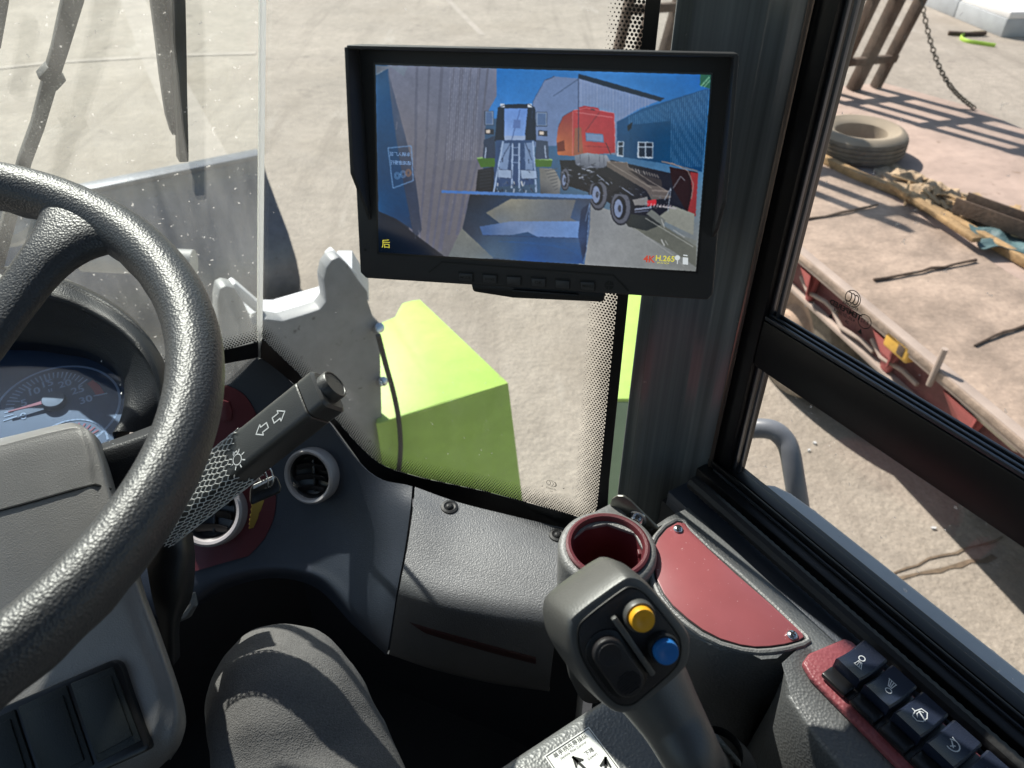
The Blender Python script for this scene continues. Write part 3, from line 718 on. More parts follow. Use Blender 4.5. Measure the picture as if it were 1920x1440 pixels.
# side cover beside the shroud
g = [[(130, 850, .66), (230, 818, .66), (315, 786, .66)], [(130, 856, .642), (230, 826, .642), (318, 795, .642)], [(135, 868, .632), (236, 838, .632), (322, 806, .632)], [(160, 930, .634), (250, 910, .634), (330, 880, .634)], [(190, 1010, .65), (270, 1000, .65), (330, 980, .65)]]
MB().patch([[P(*c) for c in r] for r in g], 6, .003).build('side_cover', m_hood, sc, 60)
# lower column and boot behind it
g = [[(268, 1000, .67), (300, 985, .66), (340, 985, .66), (362, 1000, .69)], [(275, 1060, .65), (310, 1035, .64), (348, 1040, .645), (366, 1052, .68)], [(285, 1120, .645), (318, 1100, .635), (345, 1110, .645), (360, 1118, .68)], [(300, 1180, .65), (318, 1172, .645), (330, 1170, .655), (338, 1166, .69)], [(306, 1260, .66), (322, 1250, .66), (332, 1240, .67), (338, 1230, .70)]]
MB().patch([[P(*c) for c in r] for r in g], 6, .003).build('column_boot', m_black, sc, 60)
# blank switch panel
a, b, c = P(0, 1345, .5295), P(220, 1245, .5345), P(282, 1397, .5195)
pn = (b - a).cross(c - a).normalized()
if pn.dot(CAM - a) < 0: pn = -pn
BP = (a, pn)
fr = MB().prism([Pl(u, v, BP) + pn * .003 for u, v in [(-150, 1400), (0, 1328), (212, 1237), (226, 1242), (233, 1254), (284, 1392), (282, 1403), (272, 1410), (120, 1478), (-60, 1560)]], -pn * .012, .002).build('panel_frame', m_blackgl, sc)
m_blank = M('blank switch plastic', (.016, .019, .019), .42, spec=.3, bump=G_FINE)
for q in ([(139, 1280), (218, 1249), (271, 1386), (190, 1428)], [(42, 1324), (131, 1284), (182, 1432), (92, 1474)], [(-60, 1372), (34, 1328), (84, 1478), (-20, 1525)]):
    o = MB().prism([Pl(u, v, BP) + pn * .0032 for u, v in q], pn * .0014, .0006).build('blank_cover', m_blank, sc)
    cx = sum(p[0] for p in q) / 4; cy = sum(p[1] for p in q) / 4
    MB().prism([Pl(cx + (u - cx) * .78, cy + (v - cy) * .82, BP) + pn * .0047 for u, v in q], pn * .0012, .0005).build('raised_centre', m_blank, o)

# ------------------------------------------------------------------ indicator stalk
sA, sB = P(372, 925, .605), P(611, 736, .572)
sk = thing('indicator_stalk', 'black indicator stalk with printed arrows and white net sleeve', 'control stalk', sA)
sd = (sB - sA).normalized(); LEN = (sB - sA).length
vw = (CAM - (sA + sB) / 2).normalized(); vw = (vw - sd * vw.dot(sd)).normalized(); sdn = sd.cross(vw)      # towards viewer / across
if sdn.z < 0: sdn = -sdn
al = rad(36)
e1 = sdn * math.cos(al) - vw * math.sin(al)       # across the broad dark face
e2 = vw * math.cos(al) + sdn * math.sin(al)       # out of the broad face
HW, HT = .0168, .0132
def ssec(hw, ht, r=.0055, n=4):
    o = []
    for sx, sy, a0 in ((1, 1, 0), (-1, 1, 90), (-1, -1, 180), (1, -1, 270)):
        for k in range(n + 1):
            a = rad(a0 + 90 * k / n); o.append((sx * (hw - r) + r * math.cos(a), sy * (ht - r) + r * math.sin(a)))
    return o
def sloft(segs, mat, name, parent):
    mb = MB(); prev = None
    for s_, hw, ht, r in segs:
        ring = [mb.bm.verts.new(sA + sd * s_ + e1 * x + e2 * y) for x, y in ssec(hw, ht, r)]
        if prev:
            for k in range(len(ring)): mb.bm.faces.new((prev[k], prev[(k + 1) % len(ring)], ring[(k + 1) % len(ring)], ring[k]))
        else: mb.bm.faces.new(ring[::-1])
        prev = ring
    mb.bm.faces.new(prev); bmesh.ops.recalc_face_normals(mb.bm, faces=mb.bm.faces)
    return mb.build(name, mat, parent, 30)
sloft([(-.06, .013, .010, .004), (-.02, .0155, .012, .005), (0, HW, HT, .0055), (LEN - .014, HW, HT, .0055), (LEN - .013, HW - .0006, HT - .0006, .005)], m_stalk, 'stalk_body', sk)
sloft([(LEN - .0122, HW - .0006, HT - .0006, .005), (LEN - .0116, HW, HT, .0055), (LEN + .001, HW, HT, .0055), (LEN + .003, HW - .0022, HT - .0022, .0045)], m_stalk, 'end_cap', sk)
MB().lathe(sA + sd * (LEN + .002) + e1 * .001, sd, [(.0118, 0), (.0118, .0075), (.0112, .0085), (.0102, .0085), (.0098, .0078), (0, .0078)], 32).build('end_button', m_stalk, sk)
def sp(s_, c, face='e2', off=.0003):
    return sA + sd * s_ + (e1 * c + e2 * (HT + off) if face == 'e2' else e2 * c + e1 * (HW + off))
mb = MB()
def arrow(s_, c, dirn, face, k=1.0):
    sh = [(-.0052, -.0024), (.001, -.0024), (.001, -.0048), (.007, 0), (.001, .0048), (.001, .0024), (-.0052, .0024)]
    mb.stroke([sp(s_ + dirn * x * k, c + y * k, face) for x, y in sh], .0009, e2 if face == 'e2' else e1, True)
arrow(LEN * .735, .000, 1, 'e2'); arrow(LEN * .735 - .0165, .0, -1, 'e2')
arrow(LEN * .79, .001, 1, 'e1', .95); arrow(LEN * .79 - .016, .001, -1, 'e1', .95)
c0 = LEN * .40
cc = -.0075
mb.stroke([sp(c0 + .0042 * math.cos(rad(a)), cc + .0042 * math.sin(rad(a))) for a in range(0, 360, 20)], .0008, e2, True)
for k in range(8):
    a = rad(k * 45 + 10); mb.stroke([sp(c0 + .0056 * math.cos(a), cc + .0056 * math.sin(a)), sp(c0 + .0078 * math.cos(a), cc + .0078 * math.sin(a))], .0009, e2)
mb.stroke([sp(c0 - .002, cc + .004), sp(c0 - .002, cc + .0065), sp(c0 + .002, cc + .0065), sp(c0 + .002, cc + .004)], .0008, e2)
mb.build('printed_symbols', m_white, sk)
# net sleeve: hexagonal foam mesh wrapped round the body
per = ssec(HW + .0009, HT + .0009, .0062, 6); per.append(per[0])
cum = [0]
for a, b in zip(per, per[1:]): cum.append(cum[-1] + math.hypot(b[0] - a[0], b[1] - a[1]))
PERL = cum[-1]
def wrap(s_, q):
    q = q % PERL; i = 0
    while i < len(cum) - 2 and cum[i + 1] < q: i += 1
    t = (q - cum[i]) / max(1e-9, cum[i + 1] - cum[i]); x = per[i][0] + (per[i + 1][0] - per[i][0]) * t; y = per[i][1] + (per[i + 1][1] - per[i][1]) * t
    return sA + sd * s_ + e1 * x + e2 * y
mb = MB(); NC = 26; dq = PERL / NC; dsx = .0052; s0 = -.05
for j in range(int((LEN * .47 - s0) / dsx)):
    for i in range(NC):
        q0 = (i + .5 * (j % 2)) * dq; s_ = s0 + j * dsx + .001 * math.sin(q0 * 300 + j)
        lim = LEN * (.40 + .10 * math.cos((q0 / PERL) * 6.283 + .9)) + .003 * math.sin(q0 * 500)
        if s_ > lim: continue
        a = wrap(s_, q0)
        mb.tube([a, wrap(s_ + dsx * .42, q0 + .0003)], .00042, 4, caps=False)
        for sg in (-1, 1): mb.tube([wrap(s_ + dsx * .42, q0), wrap(s_ + dsx * .75, q0 + sg * dq * .33), wrap(s_ + dsx, q0 + sg * dq * .5)], .00042, 4, caps=False)
mb.build('net_sleeve', m_net, sk, 80)

# ------------------------------------------------------------------ key
kc = P(494, 917, .70)
ky = thing('ignition_key', 'brass key with black head hanging below the stalk', 'key', kc)
vd = (CAM - kc).normalized(); kx = (P(520, 905, .70) - P(468, 926, .70)).normalized(); kx = (kx - vd * kx.dot(vd)).normalized(); kyv = vd.cross(kx)
def kp(x, y): return kc + kx * x + kyv * y
MB().prism([kp(*p) - vd * .0035 for p in [(-.0145, -.0095), (.0125, -.0090), (.0150, -.004), (.0150, .005), (.0125, .0085), (-.0075, .0075), (-.0110, .004), (-.0150, -.006)]], vd * .008, .0018, 3).build('key_head', m_blackgl, ky)
MB().prism([kp(*p) + vd * .0046 for p in [(-.008, .0035), (.0125, .0052), (.0135, .0068), (-.0072, .0062)]], vd * .0005).build('key_edge', m_white, ky)
b0 = P(487, 936, .70); b1 = P(468, 992, .705); bd = (b1 - b0); bl = bd.length; bd.normalize(); bq = vd.cross(bd).normalized()
prof = [(0, -.0042), (.35, -.0042), (.40, -.0036), (.6, -.0040), (.92, -.0030), (1.0, 0), (.97, .0012), (.90, .0008), (.84, .0024), (.78, .0016), (.70, .0032), (.63, .0022), (.56, .0040), (.48, .0030), (.40, .0046), (.28, .0046), (.26, .0054), (0, .0054)]
MB().prism([b0 + bd * (bl * s_) - bq * c for s_, c in prof], vd * .0016, .0003, 1).build('key_blade', m_brass, ky)
mb = MB(); rc = P(490, 893, .695)
mb.tube([rc + (kyv * math.cos(a) * .012 + (vd * .8 + kx * .45).normalized() * math.sin(a) * .009) for a in [2 * math.pi * i / 28 for i in range(28)]], .0007, 6, closed=True)
mb.tube([rc + kx * .0035 + (kyv * math.cos(a) * .012 + (vd * .8 + kx * .75).normalized() * math.sin(a) * .009) for a in [2 * math.pi * i / 28 for i in range(28)]], .0007, 6, closed=True)
mb.build('key_ring', m_chrome, ky)

# ------------------------------------------------------------------ monitor
def camdir(x, y, z): return (Vector((1, 0, 0)) * x + Vector((0, S_, C_)) * y + Vector((0, C_, -S_)) * z).normalized()
mh = camdir(9300, -818, -1430); mv_ = camdir(15, 3050, -1430)
mn = mh.cross(mv_).normalized()
if mn.dot(-ray(1015, 320)) < 0: mn = -mn
mv_ = mn.cross(mh).normalized()
MC = P(1015, 320, .525); MP = (MC, mn)
mo = thing('monitor', 'black dash monitor showing the reversing camera picture', 'monitor', MC)
def mp(u, v, off=0): return Pl(u, v, MP) + mn * off
MB().prism([mp(u, v) for u, v in [(654, 96), (662, 90), (1366, 105), (1374, 113), (1337, 553), (1327, 563), (686, 522), (675, 511)]], -mn * .028, .0014, 3).build('case', m_mon, mo)
# sun hood: top and two tapering cheeks
hoodpx = [(645, 90), (652, 82), (1380, 97), (1388, 106)]
mb = MB(); Hd = .024
def hp(u, v, f): # f: share of the hood depth; points traced on the hood's front edge plane
    return Pl(u, v, (MC + mn * Hd, mn)) - mn * Hd * (1 - f)
tl_, tr_ = (648, 84), (1386, 100)
mb.prism([hp(*tl_, 1), hp(*tr_, 1), hp(tr_[0] - 3, tr_[1] + 8, 1), hp(tl_[0] + 3, tl_[1] + 8, 1)], -mn * (Hd + .004), .0012)
lft = [hp(645, 88, 1), hp(651, 225, 1), hp(656, 325, 1), hp(665, 400, .25), hp(668, 428, 0), hp(640, 88, -.15)]
mb.prism(lft, mh * .0028, .0008); 
rgt = [hp(1386, 104, 1), hp(1374, 250, 1), hp(1362, 380, 1), hp(1350, 440, .5), hp(1345, 462, 0), hp(1386, 104, -.15)]
mb.prism([p - mh * .0028 for p in rgt], mh * .0028, .0008)
mb.build('sun_hood', m_mon, mo)
MB().prism([mp(u, v, .0005) for u, v in [(701, 117), (1337, 136), (1308, 512), (708, 476)]], mn * .0006).build('screen_border', m_blackgl, mo)
# picture on the screen: one mesh with a colour attribute
SCR = []
def sp_(pts, col, cols=None): SCR.append((pts, cols if cols else [col]))
def ell(cu, cv, ru, rv, col, n=20): sp_([(cu + ru * math.cos(6.2832 * i / n), cv + rv * math.sin(6.2832 * i / n)) for i in range(n)], col)
def ln(a, b, w, col):
    dx, dy = b[0] - a[0], b[1] - a[1]; L = math.hypot(dx, dy); ox, oy = -dy / L * w / 2, dx / L * w / 2
    sp_([(a[0] - ox, a[1] - oy), (b[0] - ox, b[1] - oy), (b[0] + ox, b[1] + oy), (a[0] + ox, a[1] + oy)], col)
sp_([(705, 121), (1333, 140), (1305, 508), (711, 472)], 0, [(70, 100, 140), (14, 108, 190), (140, 140, 135), (20, 30, 45)])
sp_([(900, 127), (1333, 140), (1329, 215), (1150, 240), (900, 220)], 0, [(20, 108, 188), (8, 98, 182), (30, 105, 170), (70, 130, 195), (60, 130, 205)])          # sky
# left wall, sheet cladding leaning in the wide lens
sp_([(728, 122), (932, 128), (932, 180), (912, 215), (908, 300), (900, 365), (868, 425), (835, 492), (775, 470), (740, 260)], 0,
    [(118, 120, 138), (120, 124, 145), (112, 116, 140), (105, 108, 128), (110, 108, 120), (116, 112, 120), (110, 106, 112), (96, 96, 102), (112, 106, 110), (120, 116, 126)])
for x0, x1, w in [(783, 770, 5), (806, 786, 4), (830, 800, 6), (852, 812, 4), (868, 826, 8), (884, 842, 5), (900, 858, 6), (916, 872, 4)]:
    c = (100, 100, 116); ym = 470 if x1 < 830 else (440 if x1 < 860 else 400)
    ln((x0, 125), ((x0 + x1) / 2 + 3, 300), w, c); ln(((x0 + x1) / 2 + 3, 300), (x1, ym), w, c)
for i in range(14): ln((846 + i * 4, 126), (838 + i * 4.2, 300), .8, (142, 142, 158))
sp_([(705, 121), (728, 122), (742, 210), (757, 330), (775, 430), (745, 410), (711, 395)], 0, [(50, 90, 130), (40, 78, 118), (16, 66, 112), (14, 62, 105), (16, 50, 85), (10, 56, 98), (14, 72, 120)])
sp_([(728, 130), (752, 220), (778, 320), (792, 430), (778, 450), (757, 340), (738, 220)], 0, [(92, 100, 122), (86, 92, 112), (72, 78, 98), (56, 64, 84), (40, 50, 70), (36, 52, 80), (54, 72, 104)])
sp_([(709, 395), (745, 411), (776, 436), (832, 478), (836, 482), (711, 473)], 0, [(8, 26, 44), (10, 24, 40), (14, 22, 36), (22, 28, 40), (20, 24, 34), (5, 12, 20)])
ln((706, 140), (735, 124), 1.2, (190, 195, 200)); ln((735, 124), (758, 142), 1.2, (190, 195, 200)); sp_([(706, 123), (766, 125), (758, 143), (735, 126), (706, 138)], (120, 128, 142))
# background halls
sp_([(998, 222), (1000, 190), (1022, 150), (1040, 143), (1085, 147), (1090, 270), (1000, 275)], (112, 132, 172))
sp_([(1085, 140), (1240, 187), (1195, 205), (1158, 228), (1158, 290), (1085, 285)], 0, [(128, 146, 186), (110, 132, 176), (112, 134, 176), (120, 140, 178), (120, 130, 150), (132, 144, 170)])
for i in range(22): ln((1090 + i * 6, 146 + i * 1.9), (1090 + i * 6, 225), .7, (146, 160, 192))
sp_([(1085, 138), (1150, 156), (1246, 184), (1238, 190), (1150, 166), (1086, 147)], (18, 28, 46)); ln((1085, 140), (1085, 205), 1.2, (40, 52, 76)); ln((1040, 143), (1024, 150), 1.5, (60, 80, 110)); ln((1038, 180), (1085, 148), 1.2, (60, 76, 104))
sp_([(1157, 228), (1205, 203), (1331, 164), (1316, 322), (1240, 305), (1157, 292)], 0, [(24, 76, 122), (26, 80, 126), (18, 70, 118), (16, 62, 104), (20, 66, 104), (26, 70, 108)])
for i in range(38):
    x = 1180 + i * 4; yt = 218 - i * 1.42; yb = 232 if x < 1256 else 250 + (x - 1256) * 1.0
    if x > 1258: yb = 312
    ln((x, yt), (x - (x - 1180) * .03, yb), 1.0, (74, 124, 168))
sp_([(1180, 234), (1258, 226), (1256, 304), (1180, 296)], (18, 68, 108))
for wx, wy, ww, wh in [(1196, 265, 29, 32), (1158, 264, 12, 30)]:
    sp_([(wx, wy), (wx + ww, wy + 1), (wx + ww - 1, wy + wh), (wx - 1, wy + wh - 2)], (190, 205, 220)); nx = 2 if ww > 20 else 1
    for k in range(nx):
        x = wx + 2 + k * (ww - 2) / nx; w = (ww - 2) / nx - 2
        sp_([(x, wy + 2), (x + w, wy + 2), (x + w, wy + 9), (x, wy + 9)], (22, 34, 52)); sp_([(x, wy + 11), (x + w, wy + 11), (x + w, wy + wh - 3), (x, wy + wh - 4)], (26, 40, 58))
sp_([(1176, 236), (1186, 228), (1184, 240), (1178, 246)], (20, 28, 40))
# ground
sp_([(1100, 380), (1150, 395), (1210, 420), (1306, 450), (1305, 508), (1085, 496)], 0, [(140, 142, 146), (150, 152, 154), (150, 150, 146), (128, 130, 122), (140, 140, 134), (150, 152, 152)])
sp_([(838, 486), (868, 425), (900, 400), (930, 440), (925, 484)], 0, [(112, 118, 118), (120, 122, 116), (128, 126, 112), (120, 122, 112), (100, 112, 120)])
sp_([(1180, 423), (1210, 400), (1306, 462), (1305, 500), (1262, 470)], (112, 112, 100)); ln((1180, 420), (1262, 478), 1.2, (170, 170, 165)); ln((1262, 478), (1284, 500), 1.0, (160, 160, 152))
sp_([(1155, 392), (1235, 398), (1242, 420), (1212, 432), (1178, 424)], (52, 54, 52))
# tractor unit
sp_([(1050, 300), (1150, 300), (1285, 330), (1300, 400), (1250, 408), (1180, 400), (1110, 362), (1056, 345)], (34, 34, 42))
sp_([(1255, 312), (1308, 322), (1303, 405), (1288, 398), (1262, 352)], (44, 26, 26)); sp_([(1294, 322), (1309, 324), (1304, 405), (1289, 397), (1298, 360)], (150, 52, 52)); ln((1240, 302), (1308, 320), 2, (120, 112, 112))
sp_([(1262, 385), (1302, 400), (1300, 440), (1232, 408)], (150, 150, 138)); ln((1235, 386), (1268, 390), 3, (170, 165, 165))
sp_([(1047, 238), (1056, 218), (1076, 206), (1076, 292), (1046, 290), (1044, 262)], 0, [(160, 78, 62), (150, 60, 56), (160, 52, 54), (176, 96, 66), (190, 112, 70), (182, 100, 66)])
sp_([(1074, 207), (1100, 202), (1152, 212), (1154, 250), (1153, 286), (1074, 292)], 0, [(186, 64, 66), (176, 56, 60), (176, 46, 56), (182, 54, 60), (168, 48, 54), (180, 92, 66)])
sp_([(1082, 202), (1096, 198), (1122, 202), (1126, 208), (1096, 206)], (172, 44, 50)); ln((1108, 204), (1116, 206), 3, (60, 30, 40))
sp_([(1098, 248), (1131, 251), (1133, 267), (1099, 264)], (96, 116, 150)); sp_([(1100, 250), (1130, 253), (1131, 265), (1101, 262)], (124, 144, 178))
ln((1096, 273), (1146, 276), 1, (130, 40, 44)); ln((1136, 267), (1146, 290), 1.4, (70, 40, 46)); ln((1124, 210), (1098, 246), 1, (90, 40, 46)); ln((1080, 210), (1150, 220), 1.5, (214, 120, 120))
sp_([(1044, 268), (1058, 262), (1060, 282), (1046, 284)], (110, 50, 40)); sp_([(1078, 240), (1090, 238), (1094, 290), (1076, 290)], (150, 92, 70))
sp_([(1077, 291), (1100, 286), (1138, 290), (1146, 304), (1132, 314), (1096, 314), (1080, 308)], 0, [(128, 134, 146), (164, 168, 176), (160, 164, 172), (134, 138, 148), (96, 100, 112), (100, 104, 116), (92, 98, 112)])
for x in (1088, 1104, 1124, 1132): ln((x, 289), (x + 1, 313), 1, (84, 88, 100))
for k in range(26):
    x = random.uniform(1054, 1120); y = random.uniform(306, 334); ln((x, y), (x + random.uniform(3, 12), y + random.uniform(-3, 5)), random.uniform(1, 2.4), random.choice([(150, 156, 170), (96, 100, 116), (180, 186, 196), (60, 62, 72)]))
sp_([(1138, 302), (1176, 304), (1178, 312), (1224, 342), (1252, 358), (1256, 371), (1222, 374), (1212, 356), (1138, 312)], (104, 94, 88)); sp_([(1178, 318), (1218, 330), (1240, 336), (1242, 350), (1216, 346)], (60, 54, 54)); ln((1222, 356), (1254, 358), 3, (134, 122, 114)); ln((1140, 303), (1222, 352), 1.2, (150, 140, 130)); ln((1222, 366), (1258, 368), 3, (120, 110, 104))
for k in range(10): ln((1186 + k * 5, 314 + k * 1.4), (1190 + k * 5, 322 + k * 1.2), 2, random.choice([(120, 112, 106), (84, 76, 74), (150, 142, 136)]))
for cu, cv, ru, rv in [(1060, 335, 9, 22), (1122, 362, 18, 32), (1164, 388, 20, 34)]:
    ell(cu, cv, ru, rv, (36, 38, 48)); ell(cu, cv, ru * .9, rv * .9, (92, 94, 106)); ell(cu - ru * .1, cv + 1, ru * .62, rv * .66, (30, 32, 42)); ell(cu - ru * .22, cv + 2, ru * .40, rv * .5, (132, 146, 178)); ell(cu - ru * .1, cv + 2, ru * .16, rv * .2, (60, 64, 78))
sp_([(1104, 340), (1118, 326), (1136, 332), (1146, 344), (1142, 352), (1128, 340), (1110, 344)], (24, 26, 36)); sp_([(1146, 362), (1164, 350), (1184, 360), (1190, 374), (1172, 364)], (24, 26, 36)); ln((1120, 327), (1142, 346), 1.4, (170, 178, 196)); ln((1166, 351), (1188, 366), 1.4, (170, 178, 196))
sp_([(1186, 374), (1214, 368), (1216, 384), (1190, 384)], (140, 136, 134)); sp_([(1214, 375), (1231, 373), (1230, 384), (1214, 386)], (206, 48, 56)); ln((1190, 392), (1222, 388), 3, (150, 156, 176)); ln((1190, 397), (1216, 394), 2, (110, 116, 136))
for k in range(7): ln((1222 + k * 6, 381 + k * .5), (1219 + k * 6, 388), 1.3, (220, 200, 204))
sp_([(1212, 400), (1222, 392), (1248, 412), (1244, 424)], (120, 122, 116)); ln((1210, 408), (1300, 462), 1.2, (182, 182, 174)); ln((1240, 410), (1246, 426), 1.4, (190, 190, 184)); ln((1262, 430), (1284, 444), 1, (200, 200, 194)); ln((1240, 448), (1246, 460), 2, (205, 205, 200)); ln((1247, 450), (1252, 458), 1, (205, 205, 200))
# the other wheel loader
sp_([(897, 318), (926, 312), (932, 362), (892, 362)], (30, 34, 44)); sp_([(1012, 314), (1040, 316), (1052, 340), (1050, 364), (1014, 364)], 0, [(110, 110, 106), (150, 146, 138), (150, 148, 144), (110, 112, 116), (70, 74, 82)])
for k in range(7): ln((1022 + k * 3, 320 + k * 6), (1046, 316 + k * 6), 1.4, (84, 86, 90)); ln((900, 320 + k * 6), (922, 317 + k * 6), 1.2, (48, 52, 62))
sp_([(895, 297), (930, 294), (928, 312), (902, 313)], (66, 106, 40)); ln((895, 296), (930, 293), 2.5, (150, 190, 120)); sp_([(1002, 298), (1036, 300), (1034, 312), (1006, 312)], (72, 108, 46)); ln((1002, 297), (1036, 299), 2.5, (150, 186, 120))
sp_([(934, 202), (948, 196), (992, 195), (1004, 202), (1006, 265), (928, 265)], (22, 30, 50)); sp_([(946, 203), (990, 203), (984, 262), (946, 262)], 0, [(110, 150, 220), (100, 140, 210), (120, 160, 225), (150, 180, 235)])
sp_([(946, 254), (986, 254), (985, 264), (946, 264)], (158, 178, 214)); ln((976, 205), (960, 262), 1.2, (60, 84, 140)); sp_([(964, 224), (976, 224), (976, 240), (962, 240)], (92, 120, 180))
for x in (939, 990): sp_([(x, 194), (x + 8, 194), (x + 8, 201), (x, 201)], (206, 216, 232))
for x0, x1, y in [(910, 926, 208), (1006, 1026, 210)]:
    sp_([(x0, y), (x1, y), (x1, y + 26), (x0, y + 26)], (140, 158, 186)); sp_([(x0 + 2, y + 2), (x1 - 2, y + 2), (x1 - 2, y + 24), (x0 + 2, y + 24)], (84, 108, 148))
for x, y in [(910, 241), (1010, 244)]: sp_([(x, y), (x + 17, y + 1), (x + 17, y + 11), (x, y + 10)], (44, 44, 56)); sp_([(x + 2, y + 2), (x + 10, y + 2), (x + 10, y + 8), (x + 2, y + 8)], (214, 200, 186))
sp_([(908, 262), (928, 254), (930, 296), (906, 296)], (44, 56, 80)); sp_([(1006, 262), (1028, 264), (1030, 298), (1004, 298)], (60, 72, 94)); ln((912, 276), (910, 296), 2, (176, 190, 214)); ln((1022, 272), (1024, 296), 2, (170, 184, 206))
sp_([(931, 262), (1003, 262), (1001, 345), (926, 350)], (48, 74, 116)); sp_([(943, 268), (958, 268), (952, 320), (936, 322)], (122, 146, 184)); sp_([(984, 268), (1000, 266), (1000, 318), (986, 320)], (120, 144, 182))
sp_([(934, 317), (960, 318), (960, 334), (934, 332)], (150, 170, 200)); sp_([(976, 318), (1006, 319), (1008, 334), (978, 335)], (156, 176, 204))
for a, b in [((944, 264), (926, 362)), ((962, 268), (960, 352)), ((974, 268), (974, 352)), ((1000, 264), (1006, 360))]: ln(a, b, 3.2, (158, 180, 212))
for k in range(22):
    x = random.uniform(930, 1008); y = random.uniform(338, 360); ln((x, y), (x + random.uniform(-3, 4), y + random.uniform(4, 10)), random.uniform(1, 2.6), random.choice([(170, 184, 206), (80, 96, 124), (200, 204, 206), (40, 50, 70)]))
for y in (276, 290, 304): ln((962, y), (974, y), 1.6, (150, 170, 204))
# bucket in front
sp_([(882, 364), (1108, 372), (1106, 430), (1096, 494), (1000, 490), (925, 482), (868, 428)], 0, [(34, 40, 52), (66, 76, 96), (84, 104, 140), (16, 70, 130), (14, 74, 140), (70, 96, 120), (40, 50, 66)])
sp_([(958, 372), (1080, 374), (1070, 408), (1096, 420), (940, 420), (912, 398)], 0, [(150, 146, 130), (116, 116, 116), (110, 112, 116), (92, 118, 160), (118, 126, 134), (120, 118, 108)])
sp_([(900, 424), (960, 414), (1098, 414), (1096, 446), (1010, 444), (990, 434), (960, 440), (906, 440)], 0, [(70, 100, 150), (122, 142, 180), (118, 152, 208), (104, 148, 212), (110, 146, 204), (130, 154, 196), (96, 120, 160), (60, 96, 150)])
sp_([(1090, 392), (1106, 380), (1100, 470), (1094, 492), (1084, 440)], 0, [(50, 60, 84), (46, 54, 76), (20, 40, 70), (14, 60, 110), (50, 74, 116)])
sp_([(829, 356), (1110, 365), (1112, 372), (829, 361)], 0, [(84, 134, 206), (120, 160, 214), (90, 130, 190), (66, 112, 182)])
HL = (170, 184, 206)
def outl_(pts, w=.9, c=HL, close=True):
    n = len(pts)
    for i in range(n if close else n - 1): ln(pts[i], pts[(i + 1) % n], w, c)
outl_([(1138, 302), (1176, 304), (1178, 312), (1224, 342), (1252, 358)], .8, (172, 160, 150), False)
outl_([(1074, 292), (1074, 207), (1100, 202), (1152, 212), (1154, 286)], .8, (226, 150, 150), False); outl_([(1047, 238), (1056, 218), (1076, 206)], .8, (60, 40, 50), False)
outl_([(1240, 302), (1262, 306), (1290, 320), (1300, 345), (1296, 372)], 1.3, (160, 140, 130), False); outl_([(1262, 352), (1276, 330), (1284, 338)], .9, (170, 180, 190), False); outl_([(1246, 374), (1258, 352), (1252, 396)], 1.1, (190, 200, 214), False)
outl_([(1085, 285), (1085, 140)], .8, (40, 50, 76), False); outl_([(998, 222), (1000, 190), (1022, 150), (1040, 143)], .8, (50, 62, 90), False)
outl_([(934, 202), (948, 196), (992, 195), (1004, 202)], 1.2, (12, 16, 28), False); outl_([(910, 208), (926, 208), (926, 234), (910, 234)], .8, (20, 26, 40)); outl_([(1006, 210), (1026, 210), (1026, 236), (1006, 236)], .8, (20, 26, 40))
ln((958, 268), (940, 300), 1, (30, 44, 76)); ln((986, 268), (998, 300), 1, (30, 44, 76)); outl_([(934, 317), (960, 318), (960, 334), (934, 332)], .8, (40, 54, 84)); outl_([(976, 318), (1006, 319), (1008, 334), (978, 335)], .8, (40, 54, 84))
outl_([(1098, 414), (1106, 380), (1100, 470), (1094, 492)], .9, (130, 160, 200), False); ln((906, 440), (1096, 446), .8, (30, 50, 90))
for k in range(60):
    x = random.uniform(1050, 1250); y = 300 + (x - 1050) * .30 + random.uniform(2, 42)
    if y < 392: ln((x, y), (x + random.uniform(1, 7), y + random.uniform(-2, 4)), random.uniform(.5, 1.3), random.choice([(120, 126, 140), (74, 78, 92), (168, 176, 190), (18, 18, 24), (96, 84, 78)]))
for k in range(40):
    x = random.uniform(932, 1006); y = random.uniform(262, 352); ln((x, y), (x + random.uniform(-2, 3), y + random.uniform(2, 9)), random.uniform(.5, 1.2), random.choice([(26, 36, 60), (140, 162, 198), (90, 112, 150)]))
for k in range(14):
    x = random.uniform(740, 890); y = random.uniform(180, 440); ln((x, y), (x + random.uniform(-2, 2), y + random.uniform(4, 16)), .7, random.choice([(90, 90, 102), (146, 142, 150)]))
for k in range(8): ln((935 + k * 20, 452 + k), (1090, 456 + k * 4), .6, (28, 84, 146))
sp_([(1313, 139), (1333, 140), (1331, 166), (1312, 160)], (24, 92, 62)); ln((1314, 162), (1330, 144), 2, (130, 190, 150)); ln((1320, 163), (1331, 150), 1.2, (160, 205, 170))
